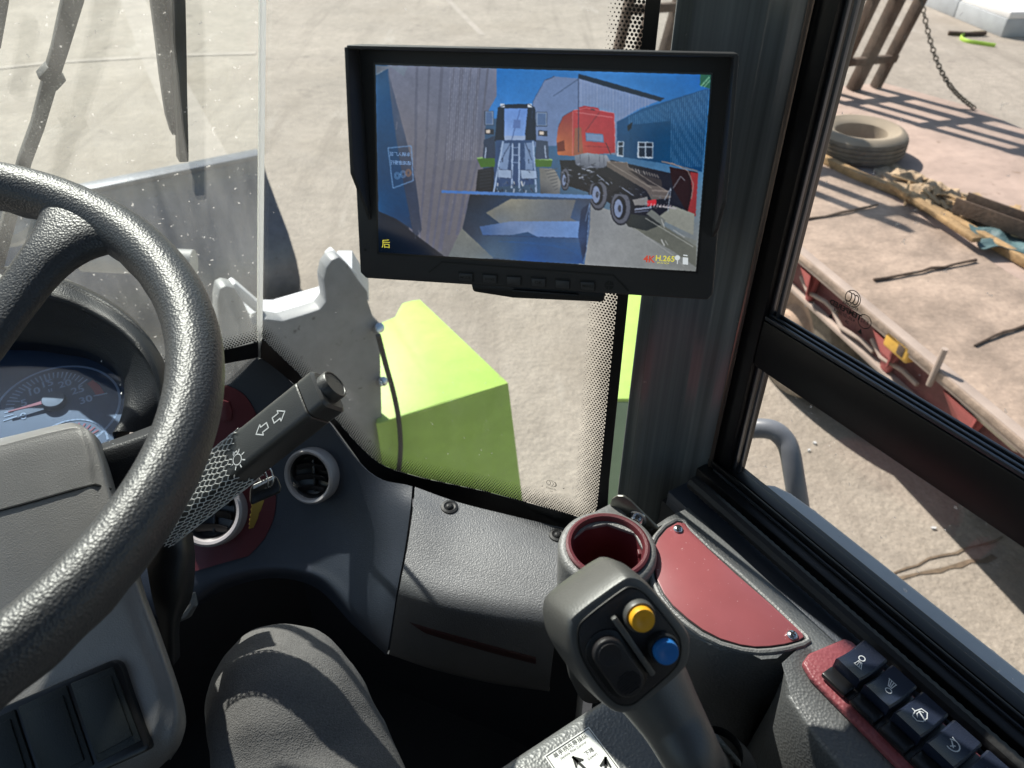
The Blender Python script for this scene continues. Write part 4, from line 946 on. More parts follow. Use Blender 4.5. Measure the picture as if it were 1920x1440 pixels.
# mirror-written yard sign
sgn = [(729, 277), (772, 273), (776, 338), (738, 352)]
for i in range(4): ln(sgn[i], sgn[(i + 1) % 4], 1.4, (120, 160, 210))
for cu, c in ((746, (120, 160, 210)), (757, (120, 160, 210)), (767, (190, 130, 90))):
    for r_ in (5.2, 3):
        for k in range(12): ln((cu + r_ * math.cos(k * .5236), 326 + (757 - cu) * .25 + r_ * 1.2 * math.sin(k * .5236)), (cu + r_ * math.cos((k + 1) * .5236), 326 + (757 - cu) * .25 + r_ * 1.2 * math.sin((k + 1) * .5236)), .9, c)
import numpy as np
def screen_mesh():
    rng = np.random.default_rng(3); sc = 1.6; x0, y0 = 700., 116.; W_, H_ = int(640 * sc), int(398 * sc)
    img = np.zeros((H_, W_, 3), np.float32)
    for pts, cols in SCR:
        px = np.array(pts, np.float32); a = np.array(cols, np.float32)
        i0 = max(0, int((px[:, 0].min() - x0) * sc)); i1 = min(W_, int((px[:, 0].max() - x0) * sc) + 2); j0 = max(0, int((px[:, 1].min() - y0) * sc)); j1 = min(H_, int((px[:, 1].max() - y0) * sc) + 2)
        if i1 <= i0 or j1 <= j0: continue
        X, Y = np.meshgrid(x0 + (np.arange(i0, i1) + .5) / sc, y0 + (np.arange(j0, j1) + .5) / sc)
        ins = np.zeros(X.shape, bool); n = len(px)
        for k in range(n):
            (ax, ay), (bx, by) = px[k], px[(k + 1) % n]
            if ay == by: continue
            ins ^= ((ay > Y) != (by > Y)) & (X < (bx - ax) * (Y - ay) / (by - ay) + ax)
        if len(a) == 1: img[j0:j1, i0:i1][ins] = a[0]
        else:
            wsum = 0; acc = 0
            for k in range(n):
                w = 1 / ((X - px[k, 0]) ** 2 + (Y - px[k, 1]) ** 2 + 30); wsum = wsum + w; acc = acc + w[..., None] * a[k]
            img[j0:j1, i0:i1][ins] = (acc / wsum[..., None])[ins]
    def blur(im, k):
        for ax in (0, 1):
            for _ in range(2):
                c = np.cumsum(np.pad(im, [(k + 1, k) if d == ax else (0, 0) for d in range(im.ndim)], mode='edge'), axis=ax, dtype=np.float64); L = im.shape[ax]
                im = ((np.take(c, np.arange(2 * k + 1, 2 * k + 1 + L), axis=ax) - np.take(c, np.arange(0, L), axis=ax)) / (2 * k + 1)).astype(np.float32)
        return im
    tone = sum(blur(rng.standard_normal((H_, W_)).astype(np.float32), k) * k * amp for k, amp in ((2, .025), (5, .025), (14, .022), (40, .03)))
    img = blur(img, 1); img = img * (1 + tone[..., None] * 1.3)
    img = img + .75 * (img - blur(img, 2)) + .2 * (img - blur(img, 7))      # the set's own over-sharpening
    img = img * .96 + np.array([2, 5, 10], np.float32); img = img + rng.standard_normal((H_, W_, 1)).astype(np.float32) * 2.5
    img = np.clip(blur(img, 1) * .6 + img * .4, 0, 255) / 255
    NX, NY = 480, 290; g = []
    q = [np.array(p, float) for p in ((705, 121), (1333, 140), (1305, 508), (711, 472))]
    ss, tt = np.meshgrid(np.linspace(0, 1, NX), np.linspace(0, 1, NY)); ss = ss[..., None]; tt = tt[..., None]
    uv = (q[0] * (1 - ss) + q[1] * ss) * (1 - tt) + (q[3] * (1 - ss) + q[2] * ss) * tt
    ii = np.clip((uv[..., 0] - x0) * sc, 0, W_ - 1).astype(int); jj = np.clip((uv[..., 1] - y0) * sc, 0, H_ - 1).astype(int)
    c = img[jj, ii].reshape(-1, 3); c = np.where(c <= .04045, c / 12.92, ((c + .055) / 1.055) ** 2.4)
    x = (uv[..., 0].ravel() - 960) / FPX; y = (720 - uv[..., 1].ravel()) / FPX
    d = np.stack([x, C_ + S_ * y, -S_ + C_ * y], 1); n = np.array(mn); k = (np.array(MC - CAM) @ n) / (d @ n)
    co = d * k[:, None] + np.array(CAM - MC) + n * .0014
    idx = np.arange(NX * NY).reshape(NY, NX); f = np.stack([idx[:-1, :-1], idx[1:, :-1], idx[1:, 1:], idx[:-1, 1:]], -1).reshape(-1, 4)
    me = bpy.data.meshes.new('screen'); me.vertices.add(len(co)); me.vertices.foreach_set('co', co.astype(np.float32).ravel())
    me.loops.add(f.size); me.loops.foreach_set('vertex_index', f.ravel().astype(np.int32)); me.polygons.add(len(f)); me.polygons.foreach_set('loop_start', (np.arange(len(f)) * 4).astype(np.int32)); me.update(calc_edges=True)
    at = me.color_attributes.new('Col', 'FLOAT_COLOR', 'POINT'); at.data.foreach_set('color', np.concatenate([c, np.ones((len(c), 1))], 1).astype(np.float32).ravel())
    return me
scr = screen_mesh()
m_scr = bpy.data.materials.new('screen picture'); m_scr.use_nodes = True
N = m_scr.node_tree.nodes; Lk = m_scr.node_tree.links; b = N['Principled BSDF']; b.inputs['Base Color'].default_value = (.004, .004, .005, 1); b.inputs['Roughness'].default_value = .10; b.inputs['Specular IOR Level'].default_value = .6
at = N.new('ShaderNodeAttribute'); at.attribute_name = 'Col'; tcs = N.new('ShaderNodeTexCoord'); prevc = at.outputs['Color']
for sc_, lo_v, hi_v in ():
    nz = N.new('ShaderNodeTexNoise'); nz.inputs['Scale'].default_value = sc_; nz.inputs['Detail'].default_value = 3; Lk.new(tcs.outputs['Object'], nz.inputs['Vector'])
    mr = N.new('ShaderNodeMapRange'); mr.inputs['From Min'].default_value = .3; mr.inputs['From Max'].default_value = .7; mr.inputs['To Min'].default_value = lo_v; mr.inputs['To Max'].default_value = hi_v; Lk.new(nz.outputs['Fac'], mr.inputs['Value'])
    vm = N.new('ShaderNodeVectorMath'); vm.operation = 'SCALE'; Lk.new(prevc, vm.inputs[0]); Lk.new(mr.outputs['Result'], vm.inputs['Scale']); prevc = vm.outputs[0]
Lk.new(prevc, b.inputs['Emission Color']); b.inputs['Emission Strength'].default_value = .80 / 2 ** EXPO
scr.materials.append(m_scr)
so = bpy.data.objects.new('screen', scr); COL.objects.link(so); so.parent = mo; so['_L'] = tuple(MC); so['label'] = 'lit screen with a wheel loader and a red lorry in the yard'
def glow(name, rgb):
    m = bpy.data.materials.new(name); m.use_nodes = True; b = m.node_tree.nodes['Principled BSDF']; b.inputs['Base Color'].default_value = (0.01, .01, .01, 1)
    b.inputs['Emission Color'].default_value = (*lin(rgb), 1); b.inputs['Emission Strength'].default_value = 1 / 2 ** EXPO; return m
gy, gr, gw = glow('yellow screen lettering', (214, 206, 70)), glow('red screen lettering', (190, 70, 50)), glow('white screen lettering', (205, 212, 214))
gb = glow('blue screen lettering', (130, 165, 212))
so2 = .0018
px1 = (P(1015, 320, .525) - P(1014, 320, .525)).length
MB().text('后', mp(725, 457, so2), mh, mv_, 19 * px1).build('channel_text', gy, so)
MB().text('H.265', mp(1247, 484, so2), mh, mv_, 15 * px1, bold=.02).text('5M-N 4CH', mp(1243, 492, so2), mh, mv_, 5 * px1).build('codec_text', gy, so)
MB().text('4K', mp(1217, 485, so2), mh, mv_, 18 * px1, bold=.03).build('resolution_text', gr, so)
MB().text('车辆入厂区', mp(751, 289, so2), -mh, mv_, 8.4 * px1).text('请减速慢行', mp(753, 305, so2), -mh, mv_, 8.4 * px1).build('yard_sign_text', gb, so)
mb = MB()
mb.prism([mp(u, v, so2) for u, v in [(1280, 481), (1290, 482), (1290, 495), (1280, 494)]], mn * .0001).prism([mp(u, v, so2) for u, v in [(1281, 476), (1289, 477), (1289, 479), (1281, 478)]], mn * .0001)
mb.lathe(mp(1270, 482, so2), mn, [(.0018, 0), (0, .0001)], 16); mb.stroke([mp(1270, 486, so2), mp(1270, 493, so2)], .0006, mn); mb.build('screen_icon', gw, so)
# keys
mb = MB()
keys = [(874, 518.5, 'MODE'), (919, 521.5, 'V1/V2'), (964, 525, '–'), (1010, 528, 'OK'), (1055, 531.5, '+'), (1102, 534.5, 'MENU')]
for u, v, tx in keys:
    MB().prism([mp(u + a, v + b_, .0004) for a, b_ in [(-14.5, -10), (14.5, -8.4), (14, 10.4), (-14, 8.4)]], mn * .0001).build('key_gap', m_ink, mo)
    k = MB().prism([mp(u + a, v + b_, .0006) for a, b_ in [(-13, -7.6), (13, -6.4), (12.4, 8.8), (-12.8, 7)]], mn * .0013, .0006).build('key_button', m_monbtn, mo)
    MB().text(tx, mp(u, v + .5, .0021), mh, mv_, (7.6 if len(tx) > 2 else 10) * px1, bold=.01).build('key_lettering', m_printlt if tx in '–+' else m_print, k)
mb = MB(); nrm = mn
for a, b_ in [((805, 510), (829, 491)), ((829, 491), (1150, 516)), ((1150, 516), (1178, 545))]: mb.stroke([mp(*a, .0004), mp(*b_, .0004)], .0011, mn)
mb.build('case_groove', m_ink, mo)
mb = MB(); c = mp(1142, 535, .0004)
for k in range(4):
    a0 = rad(6 + 90 * k); pts = [c + (mh * math.cos(a0 + rad(13 * i)) + mv_ * math.sin(a0 + rad(13 * i))) * .0033 for i in range(7)]
    inn = [c + (mh * math.cos(a0 + rad(39)) + mv_ * math.sin(a0 + rad(39))) * .0006]
    mb.prism(pts + inn, mn * .00006)
mb.build('speaker_grille', m_ink, mo)
MB().lathe(mp(685, 468, .0003), mn, [(.0011, 0), (0, .0002)], 14).build('sensor_hole', m_ink, mo)
# mounting shoe under the case and arm to the pillar
mb = MB(); mb.prism([mp(u, v, -.004) for u, v in [(880, 533), (1135, 550), (1131, 571), (960, 563), (884, 551)]], -mn * .02, .002)
mb.prism([mp(u, v, -.003) for u, v in [(960, 543), (1085, 552), (1085, 557), (960, 549)]], mn * .003, .001)
mb.build('mount_shoe', m_black, mo)
mb = MB(); mb.tube([mp(1080, 400, -.03), mp(1180, 380, -.075), V(.40, .435, -.20)], .011, 12); mb.lathe(V(.415, .436, -.20), Rv * .2 - Fv * 1, [(.03, -.01), (.03, .006), (.026, .01), (0, .01)], 24); mb.build('mount_arm', m_black, mo)

# ------------------------------------------------------------------ person: seated, only the legs come into view
pr = thing('person', 'person seated at the wheel in dark grey knit trousers, right knee in view', 'person', V(-.08, 0, -.80))
def smooth_path(pts, sub=10):
    o = []
    n = len(pts)
    for i in range(n - 1):
        a = pts[i - 1] if i else pts[0]; b, c = pts[i], pts[i + 1]; d = pts[i + 2] if i + 2 < n else pts[-1]
        for k in range(sub):
            t = k / sub
            o.append(tuple(.5 * (2 * b[j] + (c[j] - a[j]) * t + (2 * a[j] - 5 * b[j] + 4 * c[j] - d[j]) * t * t + (3 * b[j] - a[j] - 3 * c[j] + d[j]) * t ** 3) for j in range(len(b))))
    o.append(pts[-1]); return o
mb = MB()
KN = P(520, 1290, .655)
kl = (KN - CAM).dot(Rv); kf = (KN - CAM).dot(Fv); kz = (KN - CAM).z
def leg(side):
    if side > 0: pts = [(-.03, -.12, -.76, .088), (kl - .02, .02, -.715, .084), (kl - .022, .14, -.675, .076), (kl - .008, kf - .09, kz - .035, .066), (kl, kf - .03, kz - .012, .060), (kl + .002, kf + .012, kz - .03, .056), (kl + .005, kf + .038, kz - .085, .055), (kl + .008, kf + .05, kz - .17, .056), (kl + .01, kf + .07, kz - .30, .052), (kl + .012, kf + .10, kz - .47, .045)]
    else: pts = [(-.20, -.12, -.76, .088), (-.25, .02, -.74, .084), (-.29, .14, -.71, .078), (-.315, kf - .09, kz - .07, .068), (-.325, kf - .03, kz - .06, .062), (-.33, kf + .012, kz - .08, .058), (-.33, kf + .038, kz - .13, .056), (-.33, kf + .05, kz - .2, .056), (-.33, kf + .07, kz - .32, .052), (-.33, kf + .10, kz - .47, .045)]
    sm = smooth_path(pts, 8)
    mb.tube([V(*p[:3]) for p in sm], [p[3] * 1.12 for p in sm], 36)
leg(1); leg(-1)
mb.tube([V(-.25, -.13, -.77), V(-.11, -.15, -.76), V(.02, -.13, -.77)], [.09, .105, .09], 28)
ob = mb.build('trousers', m_fabric, pr, 180)
md = ob.modifiers.new('one surface', 'REMESH'); md.mode = 'VOXEL'; md.voxel_size = .006; md.use_smooth_shade = True
md = ob.modifiers.new('soften', 'SMOOTH'); md.iterations = 12; md.factor = .5
tx = bpy.data.textures.new('folds', 'CLOUDS'); tx.noise_scale = .085; tx.noise_depth = 2
md = ob.modifiers.new('folds', 'DISPLACE'); md.texture = tx; md.strength = .016; md.mid_level = .5; md.texture_coords = 'LOCAL'
# side seam of the trouser leg
for sl_, fx in ((kl + .012, kf), (-.318, kf)):
    mb = MB(); zf = -1.248
    pts = [(sl_ , fx + .06, zf + .045, .042), (sl_, fx + .12, zf + .05, .046), (sl_, fx + .20, zf + .042, .046), (sl_, fx + .27, zf + .036, .036)]
    sm = smooth_path(pts, 6); mb.tube([V(*p[:3]) for p in sm], [p[3] for p in sm], 20, flat=1.0); mb.build('shoe', m_shoe, pr, 180)

# ------------------------------------------------------------------ joystick
jc = P(1176, 1212, .405)
js_ = thing('joystick', 'black joystick grip with yellow and blue push buttons', 'joystick', V(.255, .155, -.56))
fwdc = Vector((0, C_, -S_)); upc = Vector((0, S_, C_)); rc_ = Vector((1, 0, 0))
jn = (rc_ * .16 - upc * .10 - fwdc * .98).normalized()      # out of the face plate
jl = (P(1290, 1345, .405) - P(1118, 1118, .405))            # long axis down to the right (towards the neck)
jl = (P(1233, 1290, .405) - P(1128, 1118, .405)); jl = (jl - jn * jl.dot(jn)).normalized(); jx = jl.cross(jn).normalized()
if jx.dot(rc_) < 0: jx = -jx
JP = (jc, jn)
def jp(u, v, off=0.): return Pl(u, v, JP) + jn * off
face = [(1061, 1172), (1072, 1152), (1165, 1084), (1182, 1078), (1203, 1084), (1222, 1100), (1290, 1180), (1299, 1205), (1297, 1236), (1284, 1262), (1206, 1326), (1188, 1340), (1162, 1342), (1142, 1332), (1108, 1296), (1072, 1240), (1062, 1205)]
def rounded(px, it=2):
    for _ in range(it):
        o = []
        for i in range(len(px)):
            a, b = px[i], px[(i + 1) % len(px)]
            o.append((a[0] * .75 + b[0] * .25, a[1] * .75 + b[1] * .25)); o.append((a[0] * .25 + b[0] * .75, a[1] * .25 + b[1] * .75))
        px = o
    return px
fr_ = rounded(face, 2); cxm = sum(p[0] for p in fr_) / len(fr_); cym = sum(p[1] for p in fr_) / len(fr_)
back = V(.195, .235, -.445)
shift = (P(1120, 1165, .445) - P(1176, 1212, .405))          # the head runs back, up and to the left behind the plate
shift = shift - rc_ * .0
mb = MB(); rings = []
lv = [(0.0, .90, .0022), (0.0, .965, .0016), (.03, 1.0, 0), (.25, 1.03, 0), (.55, 1.05, 0), (.85, 1.02, 0), (1.05, .92, 0), (1.18, .76, 0), (1.25, .5, 0)]
for f, k, up in lv:
    rings.append([mb.bm.verts.new(jc + ((Pl(cxm + (u - cxm), cym + (v - cym), JP) - jc) * k) + (Pl(cxm, cym, JP) - jc) * (1 - k) + shift * f + jn * (up - .0022)) for u, v in fr_])
nn = len(fr_)
for A, B in zip(rings, rings[1:]):
    for k in range(nn): mb.bm.faces.new((A[k], A[(k + 1) % nn], B[(k + 1) % nn], B[k]))
mb.bm.faces.new(rings[0][::-1]); mb.bm.faces.new(rings[-1]); bmesh.ops.recalc_face_normals(mb.bm, faces=mb.bm.faces)
mb.build('grip_head', m_grip, js_, 50)
# neck
base = V(.262, .148, -.562)
n0 = P(1200, 1250, .462); n1 = P(1258, 1345, .458); n2 = P(1304, 1428, .455); 
sm = smooth_path([(*n0, .024), (*n1, .0185), (*n2, .0162), (*(n2.lerp(base, .5)), .0155), (*base, .0165)], 8)
MB().tube([Vector(p[:3]) for p in sm], [p[3] for p in sm], 28, flat=1.12).build('grip_neck', m_grip, js_, 80)
MB().tube([Vector(p[:3]) + (CAM - Vector(p[:3])).normalized() * (p[3] * .98) for p in sm[8:26]], .0005, 5).build('mould_line', m_ink, js_)
rr = []
for i in range(10): rr += [(.036 - .0018 * i, .003 * i), (.0345 - .0018 * i, .003 * i + .002)]
MB().lathe(base - Uv * .002, (n2 - base).normalized() * .3 + Uv, rr + [(.018, .042)], 32).build('rubber_boot', m_rubber, js_)
ins = [(cxm + (u - cxm) * .80, cym + (v - cym) * .83) for u, v in fr_]
plate = MB().prism([jp(u, v, .0002) for u, v in ins], jn * .0010, .0006).build('face_plate', m_plate, js_)
mb = MB(); mb.tube([jp(u, v, .0006) for u, v in [(cxm + (u - cxm) * .815, cym + (v - cym) * .845) for u, v in fr_]], .0006, 6, closed=True); mb.build('plate_groove', m_ink, js_)
def push(u, v, r, mat, name, metal=True):
    c = jp(u, v, .001)
    MB().lathe(c, jn, [(r * 1.30, 0), (r * 1.28, .0042), (r * 1.20, .0055), (r * 1.06, .0055), (r * 1.04, .004)], 36).build(name + '_collar', m_grip if metal else m_black, js_)
    return MB().lathe(c, jn, [(r, .003), (r, .0085), (r * .93, .0098), (r * .62, .0100), (r * .40, .0093), (0, .0088)], 36).build(name, mat, js_)
push(1194, 1149, .0066, m_yellowbtn, 'yellow_button'); push(1238, 1209, .0066, m_bluebtn, 'blue_button', False)
# divider ridge
ra, rb_ = jp(1146, 1152, .001), jp(1220, 1258, .001); d = (rb_ - ra); L_ = d.length; d.normalize(); q = jn.cross(d)
MB().box((ra + rb_) / 2 + jn * .002, (d, q, jn), (L_ / 2, .0016, .0024), .0009).build('divider_ridge', m_grip, js_)
# rocker
a, b_ = jp(1136, 1217, .001), jp(1172, 1268, .001); d = (b_ - a); L_ = d.length; d.normalize(); q = jn.cross(d)
def oval(r, ext=0.): 
    o = []
    for i in range(13): t = math.pi * i / 12 + math.pi / 2; o.append(a + (d * math.cos(t) + q * math.sin(t)) * r - d * ext)
    for i in range(13): t = math.pi * i / 12 - math.pi / 2; o.append(b_ + (d * math.cos(t) + q * math.sin(t)) * r + d * ext)
    return o
MB().prism(oval(.0118), jn * .0012, .0005).build('rocker_seat', m_blackgl, js_)
rk = MB().prism([p + jn * .0008 for p in oval(.0086)], jn * .0052, .0018, 3).build('rocker', m_plate, js_)
MB().lathe(a + jn * .0058, jn, [(.0066, 0), (.006, .0007), (0, .0003)], 28).build('rocker_cap', m_plate, rk)
mb = MB()
for k in range(-4, 5):
    w = math.sqrt(max(0, 1 - (k / 4.6) ** 2)) * .0066; c = b_ + d * (k * .0013) + jn * .0062
    mb.box(c, (q, d, jn), (w, .0003, .0003))
mb.build('rocker_ribs', m_plate, rk)

# ------------------------------------------------------------------ control pod with sticker
cp = thing('control_pod', 'grey grained control pod carrying the joystick and a white sticker', 'armrest pod', V(.2, .1, -.9))
pts = [V(-.02 + .08, .234, -.563), V(.14, .236, -.563), V(.232, .238, -.563), V(.262, .232, -.563), V(.283, .214, -.563), V(.292, .185, -.563), V(.294, -.25, -.563), V(.06, -.25, -.563)]
MB().prism([p - Uv * .14 for p in pts], Uv * .14, .010, 4).build('pod_body', m_console, cp)
def tz(u, v, z=-.5625): return Pz(u, v, z)
stq = [(1019, 1392), (1104, 1363), (1180, 1467), (1085, 1520)]
stq = [(1020, 1418), (1104, 1363), (1176, 1448), (1140, 1500), (1090, 1520)]
sA_, sB_ = tz(1020, 1418), tz(1104, 1363); lx = (sB_ - sA_); lw = lx.length; lx.normalize(); ly = Vector((-lx.y, lx.x, 0))
if ly.dot(tz(1104, 1363) - tz(1160, 1440)) < 0: ly = -ly
lh = lw * 1.35
def lpt(x, y, off=.0004): return sA_ + lx * (x * lw) - ly * (y * lw) + Uv * off
stk = MB().prism([lpt(0, 0, 0), lpt(1, 0, 0), lpt(1, 1.35, 0), lpt(0, 1.35, 0)], Uv * .0005).build('sticker', m_label, cp)
mb = MB()
mb.stroke([lpt(.03, .03, .0008), lpt(.97, .03, .0008), lpt(.97, 1.32, .0008), lpt(.03, 1.32, .0008)], .0006, Uv, True)
mb.text('单手柄先导操纵', lpt(.50, .11, .0008), lx, ly, lw * .105).text('Joystick Pilot Control', lpt(.50, .20, .0008), lx, ly, lw * .065)
mb.text('下降', lpt(.72, .38, .0008), lx, ly, lw * .10).text('(Lower)', lpt(.72, .47, .0008), lx, ly, lw * .065)
def sarrow(x, y, ang, L):
    ca, sa = math.cos(ang), math.sin(ang); R_ = lambda a, b: lpt(x + a * ca - b * sa, y + a * sa + b * ca, .0008)
    mb.face([R_(0, 0), R_(.16, .055), R_(.12, 0), R_(.16, -.055)]); mb.stroke([R_(0, 0), R_(L, 0)], .0020, Uv)
    mb.stroke([R_(0, 0), R_(.15, .085)], .0016, Uv); mb.stroke([R_(0, 0), R_(.15, -.085)], .0016, Uv)
sarrow(.42, .30, rad(78), .6); sarrow(.90, .62, rad(128), .6)
mb.build('sticker_print', m_ink, stk)

# ------------------------------------------------------------------ cup holder
ch = thing('cup_holder', 'grey cup holder with maroon liner bolted at the pillar foot', 'cup holder', V(.32, .347, -.76))
cc_ = Pz(1139, 1026, -.545); rO, rI = .0455, .0352
m_ = MB()
m_.lathe(cc_, Uv, [(rI + .0005, -.10), (rI + .0005, .0), (rO - .005, .0015), (rO - .001, -.001), (rO, -.006), (rO - .001, -.05), (rO - .006, -.12), (rO - .018, -.20), (rO - .03, -.24), (0, -.245)], 56)
m_.build('shell', m_castgrey, ch, 50)
MB().lathe(cc_, Uv, [(rI + .003, .0012), (rI + .003, .004), (rI + .001, .0052), (rI - .0015, .0048), (rI - .003, .002), (rI - .005, -.05), (rI - .008, -.085), (0, -.086)], 56).build('liner', m_maroon, ch)
mb = MB(); lp = (Pz(1200, 1022, -.545) - cc_).normalized(); p0 = cc_ + lp * (rI - .004) - Uv * .012; mb.box(p0, (lp, Uv, lp.cross(Uv)), (.002, .003, .003), .0006); mb.build('liner_tab', m_maroon, ch)
fl = [Pz(u, v, -.5455) for u, v in [(1066, 990), (1082, 976), (1144, 944), (1160, 950), (1212, 1004), (1226, 1030), (1205, 1030), (1190, 1000), (1139, 982), (1098, 990), (1075, 1010)]]
MB().prism(fl, -Uv * .004, .0012).build('bracket_top', m_castgrey, ch)
bw = [Pl(u, v, (Pz(1150, 950, -.545), (Fv * -.55 + Rv * -.83).normalized())) for u, v in [(1143, 948), (1147, 936), (1157, 930), (1169, 931), (1182, 940), (1238, 995), (1226, 1032), (1212, 1006)]]
MB().prism(bw, (Fv * .55 + Rv * .83).normalized() * .003, .001).build('back_plate', m_steel, ch)
bc_ = Pl(1195, 972, (Pz(1150, 950, -.545), (Fv * -.55 + Rv * -.83).normalized())); bn = (Fv * -.55 + Rv * -.83).normalized() + Uv * .12; bn.normalize()
bo = MB().lathe(bc_, bn, [(.0095, 0), (.0095, .0016), (.0075, .002), (.0062, .002), (.0062, .0062), (.0048, .0075), (0, .0078)], 6 * 4).build('bolt', m_chrome, ch)
b2 = MB(); b2.box(bc_ + bn * .0079, (bn.orthogonal(), bn.cross(bn.orthogonal()), bn), (.0036, .0008, .0004)); b2.box(bc_ + bn * .008, (bn.cross(bn.orthogonal()), bn.orthogonal(), bn), (.0036, .0008, .0004)); b2.build('bolt_slot', m_ink, bo)

# ------------------------------------------------------------------ side console
sc2 = thing('side_console', 'dark grey side console under the side window with maroon lid and rocker switches', 'side console', V(.36, .1, -.9))
ZC = -.556
lidpx = [(1293, 997), (1284, 984), (1270, 982), (1250, 994), (1235, 1012), (1227, 1030), (1225, 1050), (1231, 1088), (1245, 1116), (1262, 1138), (1290, 1163), (1317, 1183), (1350, 1200), (1387, 1211), (1415, 1215), (1441, 1214), (1470, 1210), (1496, 1203), (1506, 1197), (1503, 1190), (1440, 1132), (1380, 1080), (1330, 1034)]
lid = [Pz(u, v, ZC) for u, v in lidpx]
cl_ = sum((p for p in lid), Vector()) / len(lid)
# plan outline of the console top: wraps the lid, then runs back under the switches
outl = [V(.425, .349, ZC), V(.398, .352, ZC), V(.372, .349, ZC)]
for u, v in lidpx[3:18]:
    p = Pz(u, v, ZC); d = (p - cl_); d.z = 0; outl.append(p + d.normalized() * .0075)
outl += [V(.372, .178, ZC), V(.352, .160, ZC), V(.344, .12, ZC), V(.342, .06, ZC), V(.342, -.45, ZC), V(.425, -.45, ZC)]
mb = MB(); ctr = sum((p for p in outl), Vector()) / len(outl)
rings = []
for dz, k in [(0, -.0035), (-.0012, -.001), (-.0045, .0002), (-.02, .001), (-.06, .000), (-.14, -.006), (-.28, -.012)]:
    ring = []
    for i, p in enumerate(outl):
        a, b_ = outl[i - 1], outl[(i + 1) % len(outl)]; d = (b_ - a); d.z = 0; d.normalize(); nrm_ = Vector((d.y, -d.x, 0))
        if nrm_.dot(p - ctr) < 0 and abs(nrm_.dot((p - ctr).normalized())) > .2: nrm_ = -nrm_
        ring.append(mb.bm.verts.new(p + nrm_ * k + Uv * dz))
    rings.append(ring)
nn = len(outl)
for A, B in zip(rings, rings[1:]):
    for k in range(nn): mb.bm.faces.new((A[k], A[(k + 1) % nn], B[(k + 1) % nn], B[k]))
mb.bm.faces.new(rings[0]); bmesh.ops.recalc_face_normals(mb.bm, faces=mb.bm.faces)
mb.build('console_body', m_console, sc2, 50)
lo_ = MB().prism([p + Uv * .0008 for p in lid], Uv * .0016, .0006).build('lid', m_maroonl, sc2)
mb = MB(); mb.tube([p + Uv * .0006 for p in lid], .0009, 6, closed=True); mb.build('lid_gap', m_ink, sc2)
for u, v in ((1271, 993), (1485, 1192)): screw(None, u, v, lo_, .0046, False, m_chrome, 'lid_screw', Pz(u, v, ZC + .0022), Uv)
# raised lip round the lid
mb = MB(); lp_ = [p + (Vector((p.x - cl_.x, p.y - cl_.y, 0)).normalized() * .0042) + Uv * .0002 for p in lid]
mb.tube(lp_, .0026, 8, closed=True); mb.build('lid_lip', m_castgrey, sc2)
